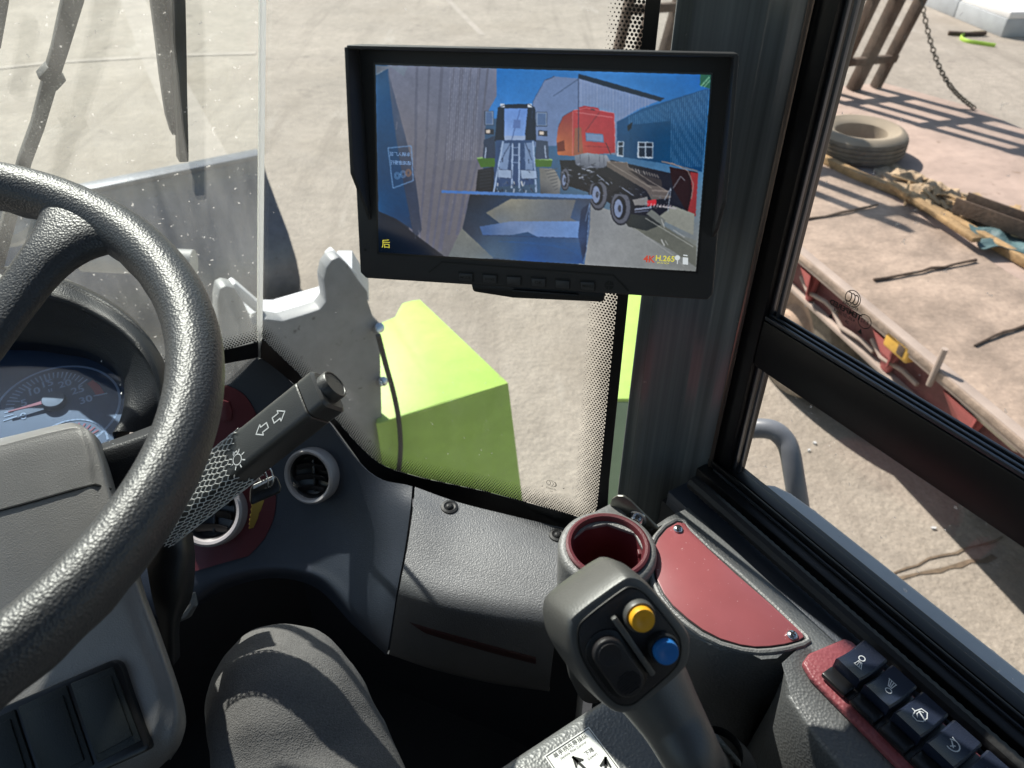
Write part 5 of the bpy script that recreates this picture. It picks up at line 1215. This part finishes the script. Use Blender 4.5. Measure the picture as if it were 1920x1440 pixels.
# maroon switch frame and five rockers
def fz(l, f, z=0): return V(l, f, ZC + z)
fo = [fz(.431, .163), fz(.428, .168), fz(.392, .174), fz(.381, .171), fz(.3765, .158), fz(.3715, -.06), fz(.433, -.06)]
MB().prism(fo, Uv * .0065, .0022, 3).build('switch_frame', m_maroonpad, sc2)
MB().prism([fz(.4285, .150, .004), fz(.390, .152, .004), fz(.384, .146, .004), fz(.380, -.055, .004), fz(.4285, -.055, .004)], Uv * .0045, .0008).build('switch_bed', m_blackgl, sc2)
def rocker(k):
    f0 = .1435 - .0262 * k; l0, l1 = .3955, .4290; h = .0112
    a = [fz(l0, f0 + h, .0085), fz(l1, f0 + h, .0085), fz(l1, f0 - h, .0085), fz(l0, f0 - h, .0085)]
    mb = MB(); rows_ = []
    for s_ in range(9):
        t = s_ / 8; l = l0 + (l1 - l0) * t
        z = .0205 - .0035 * math.sin(math.pi * t) + .002 * (1 - t)
        ring = [fz(l, f0 + h, .0085), fz(l, f0 + h, z - .0015), fz(l, f0 + h - .0015, z), fz(l, f0 - h + .0015, z), fz(l, f0 - h, z - .0015), fz(l, f0 - h, .0085)]
        rows_.append([mb.bm.verts.new(p) for p in ring])
    for A, B in zip(rows_, rows_[1:]):
        for i in range(5): mb.bm.faces.new((A[i], A[i + 1], B[i + 1], B[i]))
    mb.bm.faces.new(rows_[0]); mb.bm.faces.new(rows_[-1][::-1]); bmesh.ops.recalc_face_normals(mb.bm, faces=mb.bm.faces)
    o = mb.build('rocker_switch', m_lid if False else M_sw, sc2, 30)
    MB().vbox(.3815, .3945, f0 - h, f0 + h, ZC + .008, ZC + .0135, .002).build('switch_shoulder', m_blackgl, o)
    # printed symbol
    mb = MB(); w = .0009
    ux = Rv; uy = Fv
    def q(x, y):
        l = .412 + x; t = (l - l0) / (l1 - l0); return fz(l, f0 + y, .0205 - .0035 * math.sin(math.pi * t) + .002 * (1 - t) + .0004)
    if k in (0, 1):
        sgn_ = 1 if k == 0 else -1
        # work lamp: round lens with rays fanning out
        mb.stroke([q(sgn_ * .0030 + .0023 * math.cos(rad(a)), sgn_ * .0012 + .0023 * math.sin(rad(a))) for a in range(0, 360, 24)], w * .8, Uv, True)
        for j in range(4):
            y = -.0030 + j * .0018
            mb.stroke([q(-sgn_ * .0005 + 0, sgn_ * (y * .5)), q(-sgn_ * .0062, sgn_ * (y * 1.1 - .0014))], w * .8, Uv)
        mb.stroke([q(-sgn_ * .0062, -sgn_ * .0052), q(-sgn_ * .0062, sgn_ * .0016)], w * .6, Uv)
    elif k == 2:
        mb.stroke([q(-.0055, .0028), q(-.0062, -.0015), q(-.0025, -.004), q(.0025, -.004), q(.0062, -.0015), q(.0055, .0028), q(0, .0042)], w * .8, Uv, True)
        mb.stroke([q(-.0005, -.0045), q(.0022, .0022)], w, Uv); mb.stroke([q(-.0032, .0002), q(-.0008, .0022), q(.0028, .0024), q(.0042, .0002)], w * .7, Uv); mb.stroke([q(0, .0042), q(0, .0066)], w * .7, Uv)
    else:
        mb.stroke([q(.0046 * math.cos(rad(a)), .0046 * math.sin(rad(a))) for a in range(-200, 70, 18)], w, Uv)
        mb.stroke([q(-.0012, -.0012), q(.0024, .0024)], w, Uv); mb.stroke([q(.0045, .001), q(.0052, .0035)], w, Uv); mb.stroke([q(-.002, .0005), q(.001, -.0012)], w, Uv)
    mb.build('switch_symbol', m_white, o)
M_sw = M('blue black rocker plastic', (.016, .022, .042), .30, bump=G_FINE, speck=(300, .74, (.12, .12, .14)))
for k in range(5): rocker(k)

# ------------------------------------------------------------------ outside: the machine itself
fd = thing('front_fender', 'lime green front fender with a lit flat top and shaded rear face', 'fender', Pz(850, 800, -1.6))
zt_ = -1.45
top = [Pz(u, v, zt_) for u, v in [(700, 640), (716, 604), (730, 598), (741, 593), (747, 580), (754, 568), (772, 563), (787, 561), (870, 639), (953, 718), (833, 756), (712, 793), (706, 794)]]
MB().prism(top, -Uv * .012, .005, 3).build('top_sheet', m_lime, fd)
r0, r1 = Pz(953, 718, zt_), Pz(706, 794, zt_)
bz = -1.02
b0 = r0 + (Uv * -1 + Rv * .09 - Fv * .03).normalized() * .75; b1 = r1 + (Uv * -1 - Fv * .03).normalized() * .75
MB().prism([r0, r1, b1, b0], Fv * .006, .002).build('rear_sheet', m_lime, fd)
fr_e = Pz(787, 561, zt_)
MB().prism([r0, fr_e, fr_e - Uv * .12, r0 - Uv * .12 + (b0 - r0).normalized() * .0], -Rv * .006, .002).build('side_lip', m_lime, fd)
sf = thing('side_step', 'lime green step panel seen between dotted glass border and cab pillar', 'step', Pz(1190, 650, -1.4))
tq = [Pz(u, v, -1.35) for u, v in [(1176, 520), (1250, 520), (1232, 748), (1150, 748)]]
MB().prism(tq, -Uv * .012, .004, 3).build('top_sheet', m_lime, sf)
MB().prism([tq[2] - Uv * .013, tq[3] - Uv * .013, tq[3] - Uv * .75 + Rv * .02, tq[2] - Uv * .75], Fv * .01, .003).build('skirt', m_palegreen, sf)
# front frame tower of the machine
tw = thing('loader_chassis', 'grey welded front frame with lug tops coloured sunlit white beyond the windscreen', 'loader frame', V(.2, 1.75, -2.2))
TP = (V(0, 1.66, 0), Fv)
def tp(u, v): return Pl(u, v, TP)
plate_px = [(408, 545), (412, 522), (424, 516), (440, 520), (457, 548), (475, 588), (484, 598), (500, 592), (530, 582), (570, 570), (600, 560), (612, 545), (607, 505), (612, 482), (622, 468), (636, 462), (652, 475), (668, 500), (690, 528), (690, 545), (700, 575), (712, 600), (722, 980), (420, 980)]
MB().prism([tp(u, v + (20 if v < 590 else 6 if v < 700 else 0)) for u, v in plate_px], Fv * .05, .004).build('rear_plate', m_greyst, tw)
# top flange, sunlight put in by its whiter colour
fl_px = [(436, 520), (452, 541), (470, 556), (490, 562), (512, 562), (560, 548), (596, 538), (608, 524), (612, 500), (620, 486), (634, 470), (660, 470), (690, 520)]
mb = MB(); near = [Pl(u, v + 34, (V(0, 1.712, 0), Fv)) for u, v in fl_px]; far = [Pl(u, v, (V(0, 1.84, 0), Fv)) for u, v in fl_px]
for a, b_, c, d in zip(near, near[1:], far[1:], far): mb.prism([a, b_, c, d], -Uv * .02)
mb.build('top_flange', m_lit_st, tw)
for cu, cv in ((470, 572), (655, 512)): MB().box(tp(cu, cv) + Fv * .055, (Rv * .6 - Uv, Fv, Rv + Uv * .6), (.05, .02, .012), .006).build('weld_bead', m_lit_st, tw)
mb = MB(); mb.tube([tp(200, 606) + Fv * .35, tp(408, 566) + Fv * .22], .034, 20); mb.build('cross_tube', m_greyst, tw)
mb = MB(); c = tp(28, 500) + Fv * .3
mb.lathe(c, -Fv + Uv * .8, [(.075, -.03), (.075, .0), (.06, .012), (.045, .012), (.045, 0), (0, 0)], 32)
for a in (20, 100, 170, 260): mb.lathe(c + Rv * .03 * math.cos(rad(a)) + Uv * .025 * math.sin(rad(a)), -Fv + Uv * .8, [(.012, 0), (.012, .03), (0, .03)], 6)
mb.build('pin_boss', m_greyst, tw)
mb = MB(); mb.prism([V(-.55, 1.72, -1.75), V(.42, 1.72, -1.75), V(.42, 2.6, -1.95), V(-.55, 2.6, -1.95)], -Uv * .04, .005); mb.build('deck_plate', m_greyst, tw)
for l in (-.42, .30):
    MB().prism([V(l, 1.9, -1.35), V(l, 3.3, -1.8), V(l, 5.1, -2.35), V(l, 5.1, -2.62), V(l, 3.4, -2.25), V(l, 1.9, -1.75)], Rv * .09, .01).build('lift_arm', m_greyst, tw)
# bolts and hose
hs = thing('fender_hose', 'thin black hose curving over the lime green fender', 'hose', Pz(720, 700, -1.4))
pts = [Pl(u, v, (V(0, 1.60, 0), Fv)) for u, v in [(709, 628), (716, 655), (725, 690), (735, 725), (744, 765), (749, 800), (751, 840), (748, 880), (742, 930)]]
MB().tube(smooth_path([tuple(p) for p in pts], 5), .0075, 10).build('hose_tube', m_hose, hs)
for u, v in ((706, 612), (713, 712)):
    mb = MB(); mb.lathe(tp(u, v) - Fv * .01, Vector((.5, -.6, .5)), [(.014, -.012), (.014, .012), (.009, .014), (0, .015)], 10); mb.build('hose_fitting', m_chrome, hs)
# bucket on the ground ahead
bk = thing('bucket', 'worn blue grey steel loader bucket ahead of the windscreen', 'bucket', V(0, 5.3, -3))
prof = [(5.36, -1.99), (5.30, -2.0), (5.26, -2.12), (5.14, -2.27), (4.98, -2.44), (4.90, -2.62), (4.90, -2.78), (4.96, -2.90), (5.10, -2.985), (5.6, -2.99), (6.1, -2.99)]
sm = smooth_path([(a, b_, 0) for a, b_ in prof], 5)
mb = MB(); g = [[V(l, p[0], p[1]) for p in sm] for l in (-1.35, -.7, 0, .62, 1.25)]
mb.patch(g, 2, .03, out=-Fv); mb.build('back_sheet', m_bucket, bk)
for l in (-1.36, 1.235):
    MB().prism([V(l, a, b_) for a, b_ in prof] + [V(l, 6.05, -2.9), V(l, 5.75, -2.5)], Rv * .025, .004).build('side_plate', m_bucket, bk)
MB().vbox(-1.37, 1.26, 5.27, 5.40, -1.995, -1.965, .006).build('top_edge', m_bucket, bk)
MB().vbox(-1.37, 1.26, 6.0, 6.25, -2.995, -2.965, .006).build('cutting_edge', m_bucket, bk)
MB().lathe(V(-.62, 5.10, -2.22), -Fv + Uv * .3, [(.055, -.03), (.055, .02), (.04, .035), (0, .04)], 20).build('grease_cap', m_amber, bk)
# wiper
WP = (S0 + nF * .035, nF)
def wp(u, v, off=0): return Pl(u, v, WP) - nF * off
wi = thing('wiper', 'dusty windscreen wiper with bent arms and rubber blade', 'wiper', wp(325, 150))
def strip(pts, th): return MB().prism(pts, nF * th, .001)
def ribb(mb, px, w, th, off=0):
    L = []; Rr = []
    for i, (u, v, k) in enumerate(px):
        a = px[max(i - 1, 0)]; b_ = px[min(i + 1, len(px) - 1)]; d = wp(b_[0], b_[1]) - wp(a[0], a[1]); d.normalize(); q = nF.cross(d)
        p = wp(u, v, off); L.append(p + q * w * k); Rr.append(p - q * w * k)
    mb.prism(L + Rr[::-1], nF * th, .0012); return mb
ribb(MB(), [(160, -110, 1.35), (139, 0, 1.25), (114, 95, 1.0), (97, 150, .95), (72, 240, .85), (48, 305, .85), (20, 410, .9), (-15, 540, .95)], .0060, .010).build('wiper_arm', m_wiper, wi)
ribb(MB(), [(88, 157, 1), (107, 136, 1)], .0085, .014, .003).build('arm_clip', m_wiper, wi)
ribb(MB(), [(12, -60, 1), (2, 10, 1), (-12, 90, 1)], .005, .01).build('link_rod', m_wiper, wi)
ribb(MB(), [(300, -120, 1.2), (304, 0, 1.2), (309, 70, .95), (315, 150, .75), (323, 225, .55), (331, 258, .4)], .0062, .012, -.004).build('blade_carrier', m_wiper, wi)
ribb(MB(), [(322, -120, 1.15), (331, 0, 1.15), (335, 100, 1.05), (337, 170, 1.0), (341, 260, .9), (342, 299, .85)], .0054, .012, .006).build('blade_rubber', m_wiperrub, wi)
# handrail
hr = thing('handrail', 'bent grey painted handrail tube outside the lower side pane', 'handrail', P(1480, 900, 1.2))
pts = [P(1330, 812, 1.30), P(1385, 806, 1.28), P(1425, 803, 1.26), P(1452, 808, 1.25), P(1472, 826, 1.245), P(1482, 852, 1.24), P(1490, 900, 1.24), P(1498, 950, 1.25), P(1510, 1040, 1.27)]
MB().tube(smooth_path([tuple(p) for p in pts], 6), .0165, 16).build('tube', m_pipe, hr)

# ------------------------------------------------------------------ flatbed trailer
D = -2.0
tr = thing('flatbed_trailer', 'dusty flatbed trailer with faded maroon side beam and tan deck', 'trailer', T(3.8, 3, -3))
MB().tbox(2.50, 3.46, -1.0, 5.86, D - .035, D, .004).build('deck_plank', m_tan, tr)
pk = [(3.46, -1.0), (5.24, -1.0), (5.24, 5.1), (4.95, 5.86), (3.46, 5.86)]
MB().prism([T(a, b_, D - .045) for a, b_ in pk], Uv * .038, .004).build('deck_sheet', m_pink, tr)
MB().tbox(2.505, 2.56, -1.0, 5.86, D - .055, D + .006, .004).build('edge_flange', m_flange, tr)
MB().tbox(2.60, 2.62, -1.0, 5.86, D - .27, D - .04, .002).build('side_beam', m_beam, tr)
MB().tbox(2.56, 2.70, -1.0, 5.86, D - .29, D - .265, .003).build('bottom_flange', m_flange, tr)
MB().tbox(2.66, 5.1, -1.0, 5.80, D - .32, D - .05, .003).build('underframe', m_rust, tr)
for f, w in ((4.05, .22), (3.2, .10), (2.55, .16), (2.05, .2), (1.5, .2)):
    MB().prism([T(2.515, f, D - .075), T(2.515, f - w, D - .075), T(2.53, f - w * .9, D - .20), T(2.60, f - w * .5, D - .27), T(2.60, f, D - .1)], T(0, .012, 0) - T(0, 0, 0), .002).build('bracket', m_redbr, tr)
    MB().prism([T(2.562, f, D - .08), T(2.562, f - w, D - .08), T(2.562, f - w * .75, D - .26), T(2.562, f - w * .45, D - .26)], Rt * .03, .003).build('bracket', m_redbr, tr)
# amber marker lamp and details along the beam
lp1 = Pl(1690, 648, (T(2.53, 0, 0), Rt))
ml = MB().box(lp1, (Ft, Rt, Uv), (.085, .03, .045), .012, 3).build('marker_lamp', m_amber, tr)
MB().box(lp1 - Ft * .035 - Rt * .031, (Ft, Rt, Uv), (.022, .002, .026), .002).build('lamp_window', m_rust, ml)
a = Pl(1772, 654, (T(2.495, 0, 0), Rt)); b_ = Pl(1742, 722, (T(2.495, 0, 0), Rt))
MB().tube([a, b_], .014, 10).build('stake_rod', m_flange, tr)
c = Pl(1870, 785, (T(2.58, 0, 0), Rt)); MB().lathe(c - Ft * .16, Ft, [(0, 0), (.05, 0), (.055, .015), (.055, .30), (.05, .315), (0, .315)], 20).build('air_tank', m_cream, tr)
for k, (f, z) in enumerate([(3.05, -.22), (2.72, -.25), (2.40, -.22)]):
    mb = MB(); mb.tube([T(2.575, f + .2, D + z + .05), T(2.565, f + .1, D + z + .01), T(2.575, f - .05, D + z + .03), T(2.58, f - .15, D + z + .02)], .012, 8); mb.build('air_line', m_flange, tr)
# wheels under the deck
def road_wheel(f):
    c = T(2.64, f, -3 + .43)
    t_ = MB().lathe(c, -Rt, [(.24, -.22), (.36, -.22), (.41, -.18), (.43, -.12), (.43, -.02), (.41, .02), (.36, .035), (.27, .03), (.25, .015)], 48).build('tyre', m_tyre, tr)
    MB().lathe(c, -Rt, [(.255, .01), (.24, -.02), (.15, -.03), (.13, .0), (.10, .04), (.06, .05), (0, .05)], 36).build('wheel_rim', m_hub, t_)
for f in (3.30, 4.45): road_wheel(f)
# gaps between deck plates, iron rods lying in them
for (u0, v0), (u1, v1) in [((1490, 416), (1646, 385)), ((1638, 526), (1832, 489)), ((1826, 648), (1990, 585))]:
    p_, q_ = Pz(u0, v0, D + .004), Pz(u1, v1, D + .010)
    MB().tube([p_.lerp(q_, i / 9) + Ft * random.uniform(-.008, .008) + Uv * random.uniform(0, .006) for i in range(10)], [random.uniform(.006, .009) for i in range(10)], 7).build('seam_rod', m_rust, tr)
# timber rail dividing the deck
mb = MB(); pth = [Pz(u, v, D + .02) for u, v in [(1490, 270), (1530, 296), (1600, 330), (1680, 362), (1760, 405), (1850, 455), (1935, 505)]]
for a, b_ in zip(pth, pth[1:]): mb.prism([a - Uv * .02, b_ - Uv * .02, b_ - Uv * .02 + Rt * .05, a - Uv * .02 + Rt * .05], Uv * .05, .005)
mb.build('timber_rail', m_wood, tr)
# loading ramps folded up at the far end
def ramp(lat0, base=None):
    r = bpy.data.objects.new('ramp', None); COL.objects.link(r); r.parent = tr; r['_L'] = tr['_L']
    b0 = Pz(1648, 166, D); tdir = (P(1735, 0, 6.0) - b0); tdir = tdir / tdir.z; 
    sh = Rt * (lat0 - 4.86)
    for o_, w in ((0, .05), (-.22, .085), (-.44, .05), (-.62, .05)):
        a = b0 + sh + Rt * o_
        MB().prism([a - Rt * w / 2, a + Rt * w / 2, a + Rt * w / 2 + Ft * .10, a - Rt * w / 2 + Ft * .10], tdir * 2.1, .004).build('rail', m_rust, r)
    for z in (.22, .75, 1.3, 1.85):
        a = b0 + sh + tdir * z
        MB().prism([a + Rt * .04, a - Rt * .66, a - Rt * .66 + Ft * .06, a + Rt * .04 + Ft * .06], tdir * .06, .004).build('rung', m_rust, r)
    return r
ramp(4.86); ramp(2.98)
# chain from the ramp to the deck corner
cn = thing('chain', 'dirty chain hanging from the ramp to the trailer deck corner', 'chain', Pz(1826, 203, D))
p0, p1 = P(1722, -30, 5.95), Pz(1827, 203, D + .01)
mb = MB(); nl = 34
for i in range(nl):
    t = (i + .5) / nl; c = p0.lerp(p1, t) - Uv * .16 * math.sin(math.pi * t); d = ((p1 - p0) - Uv * .16 * math.pi * math.cos(math.pi * t)).normalized()
    q = d.orthogonal().normalized(); q2 = d.cross(q); s_ = q if i % 2 else q2; Ll = (p1 - p0).length / nl * .68
    mb.tube([c + d * Ll * math.cos(a) + s_ * .017 * math.sin(a) for a in [2 * math.pi * k / 12 for k in range(12)]], .0055, 5, closed=True)
mb.build('chain_links', m_chain, cn)
# loose tyre on the deck
ty = thing('loose_tyre', 'dusty worn tyre lying flat on the trailer deck', 'tyre', Pz(1606, 290, D))
tc_ = Pz(1604, 286, D)
MB().lathe(tc_, Uv, [(.17, .03), (.26, .0), (.300, .02), (.314, .045), (.314, .062), (.306, .064), (.306, .07), (.315, .072), (.315, .09), (.307, .092), (.307, .098), (.315, .10), (.314, .12), (.306, .122), (.306, .128), (.313, .13), (.305, .15)], 56).build('tread', m_tyre, ty)
MB().lathe(tc_, Uv, [(.305, .15), (.285, .172), (.268, .178), (.262, .182), (.25, .182), (.245, .178), (.205, .172), (.175, .15), (.17, .09), (.17, .03)], 56).build('sidewall', m_tyretop, ty)
# splintered timber and rubbish
tm = thing('broken_timber', 'heap of splintered yellow timber on the trailer deck', 'timber', Pz(1800, 380, D))
mb = MB()
for k in range(150):
    u = random.uniform(1700, 1960); cv = 345 + (u - 1690) * .30; v = cv + random.uniform(-14, 26)
    c = Pz(u, v, D + .012 + random.uniform(0, .05)); L_ = random.uniform(.02, .11)
    d = (Rt * random.uniform(-1, .6) - Ft * random.uniform(.4, 1.2) + Uv * random.uniform(-.3, .3)).normalized(); q = d.cross(Uv).normalized()
    mb.box(c, (d, q, d.cross(q)), (L_, random.uniform(.006, .024), random.uniform(.004, .012)), .002, 1)
mb.build('splinters', m_wood2, tm)
eh = thing('earth_heap', 'sandy earth and sawdust heap spilled along the trailer deck timber', 'earth heap', Pz(1780, 380, D)); g = []
for i in range(9):
    row = []
    for j in range(34):
        u = 1640 + j * 10; v = 318 + j * 4.3 + (i - 4) * 7; e = math.sin(math.pi * i / 8) * min(1, j / 6, (33 - j) / 4)
        row.append(Pz(u, v, D + .004) + Uv * max(0, e * random.uniform(.01, .075)) + Rt * random.uniform(-.02, .02))
    g.append(row)
MB().patch(g, 3, 0, out=Uv).build('heap', m_earth, eh)
mb = MB(); a, b_ = Pz(1668, 348, D + .03), Pz(1830, 455, D + .05); d = (b_ - a).normalized(); q = d.cross(Uv)
mb.prism([a - q * .028, b_ - q * .028, b_ + q * .028, a + q * .028], Uv * .03, .006); mb.build('split_plank', m_wood, tm)
dk = thing('rusty_channel', 'dark rusty steel channel lying in front of the splintered timber', 'scrap', Pz(1870, 415, D))
a, b_ = Pz(1795, 392, D + .06), Pz(1965, 455, D + .06); d = (b_ - a).normalized(); q = d.cross(Uv)
mb = MB(); mb.prism([a - q * .07, b_ - q * .07, b_ + q * .07, a + q * .07], Uv * .01, .002); mb.prism([a - q * .07, b_ - q * .07, b_ - q * .06, a - q * .06], Uv * .09, .002); mb.prism([a + q * .06, b_ + q * .06, b_ + q * .07, a + q * .07], Uv * .09, .002); mb.build('channel', m_rust, dk)
tpn = thing('tarpaulin', 'crumpled teal tarpaulin scrap lying on the trailer deck', 'tarpaulin', Pz(1880, 455, D))
g = []
for i in range(6):
    row = []
    for j in range(7):
        u = 1812 + j * 24 + i * 6; v = 432 + i * 9 + j * 3 - 6 * math.sin(j); row.append(Pz(u, v, D + .02) + Uv * random.uniform(0, .05))
    g.append(row)
MB().patch(g, 4, .004, out=Uv).build('sheet', m_tarp, tpn)
# white slab stack, strap and stick far right
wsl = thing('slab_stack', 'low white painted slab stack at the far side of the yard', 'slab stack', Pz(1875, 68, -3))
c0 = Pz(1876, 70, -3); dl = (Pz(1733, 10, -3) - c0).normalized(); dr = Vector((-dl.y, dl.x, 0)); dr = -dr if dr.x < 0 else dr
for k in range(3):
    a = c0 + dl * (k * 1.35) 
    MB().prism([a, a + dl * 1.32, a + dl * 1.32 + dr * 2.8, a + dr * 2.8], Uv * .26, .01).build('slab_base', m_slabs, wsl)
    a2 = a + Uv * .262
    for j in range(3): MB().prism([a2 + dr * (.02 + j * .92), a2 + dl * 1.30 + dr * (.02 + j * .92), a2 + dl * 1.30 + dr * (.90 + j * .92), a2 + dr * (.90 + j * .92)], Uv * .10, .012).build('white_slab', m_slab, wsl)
stp = thing('lime_strap', 'lime green strap lying on the concrete near the white slabs', 'strap', Pz(1830, 72, -3))
pts = [Pz(u, v, -2.98) for u, v in [(1866, 86), (1840, 82), (1815, 78), (1802, 72), (1806, 66), (1824, 63), (1845, 62)]]
MB().tube(smooth_path([tuple(p) for p in pts], 5), .035, 8, flat=.4).build('strap_band', m_strap, stp)
stk_ = thing('timber_stick', 'dark timber stick beside the lime green strap', 'stick', Pz(1810, 63, -3))
MB().tube([Pz(1778, 62, -2.97), Pz(1812, 64, -2.97), Pz(1848, 62, -2.96)], .035, 8).build('stick', m_rust, stk_)

# ------------------------------------------------------------------ light, sky, camera
EL, SAZ = rad(45), rad(-38)
sv = Vector((math.sin(SAZ) * math.cos(EL), math.cos(SAZ) * math.cos(EL), math.sin(EL)))
ld = bpy.data.lights.new('sun', 'SUN'); ld.energy = 5.0; ld.angle = rad(.55); ld.color = (1, .965, .915)
lo = bpy.data.objects.new('sun', ld); COL.objects.link(lo); lo.rotation_euler = (-sv).to_track_quat('-Z', 'Y').to_euler(); lo.location = (0, 0, 20)
w = bpy.data.worlds.new('World'); S.world = w; w.use_nodes = True
N = w.node_tree.nodes; sk_ = N.new('ShaderNodeTexSky'); sk_.sky_type = 'NISHITA'; sk_.sun_disc = False; sk_.sun_elevation = EL; sk_.sun_rotation = SAZ % (2 * math.pi); sk_.ozone_density = 2.5; sk_.air_density = 1.5; sk_.dust_density = 1.0
w.node_tree.links.new(sk_.outputs[0], N['Background'].inputs[0]); N['Background'].inputs[1].default_value = .075
cd = bpy.data.cameras.new('camera'); cd.sensor_width = 36; cd.lens = 36 * FPX / 1920; cd.clip_start = .01; cd.clip_end = 500
cd.dof.use_dof = True; cd.dof.focus_distance = .66; cd.dof.aperture_fstop = 12
co = bpy.data.objects.new('camera', cd); COL.objects.link(co); co.location = CAM; co.rotation_euler = (rad(90) - PITCH, 0, 0); S.camera = co
S.view_settings.view_transform = 'Standard'; S.view_settings.look = 'None'; S.view_settings.exposure = EXPO; S.view_settings.gamma = 1
S.cycles.transparent_max_bounces = 24; S.cycles.max_bounces = 8
for o in list(bpy.data.objects):
    if '_L' in o: del o['_L']
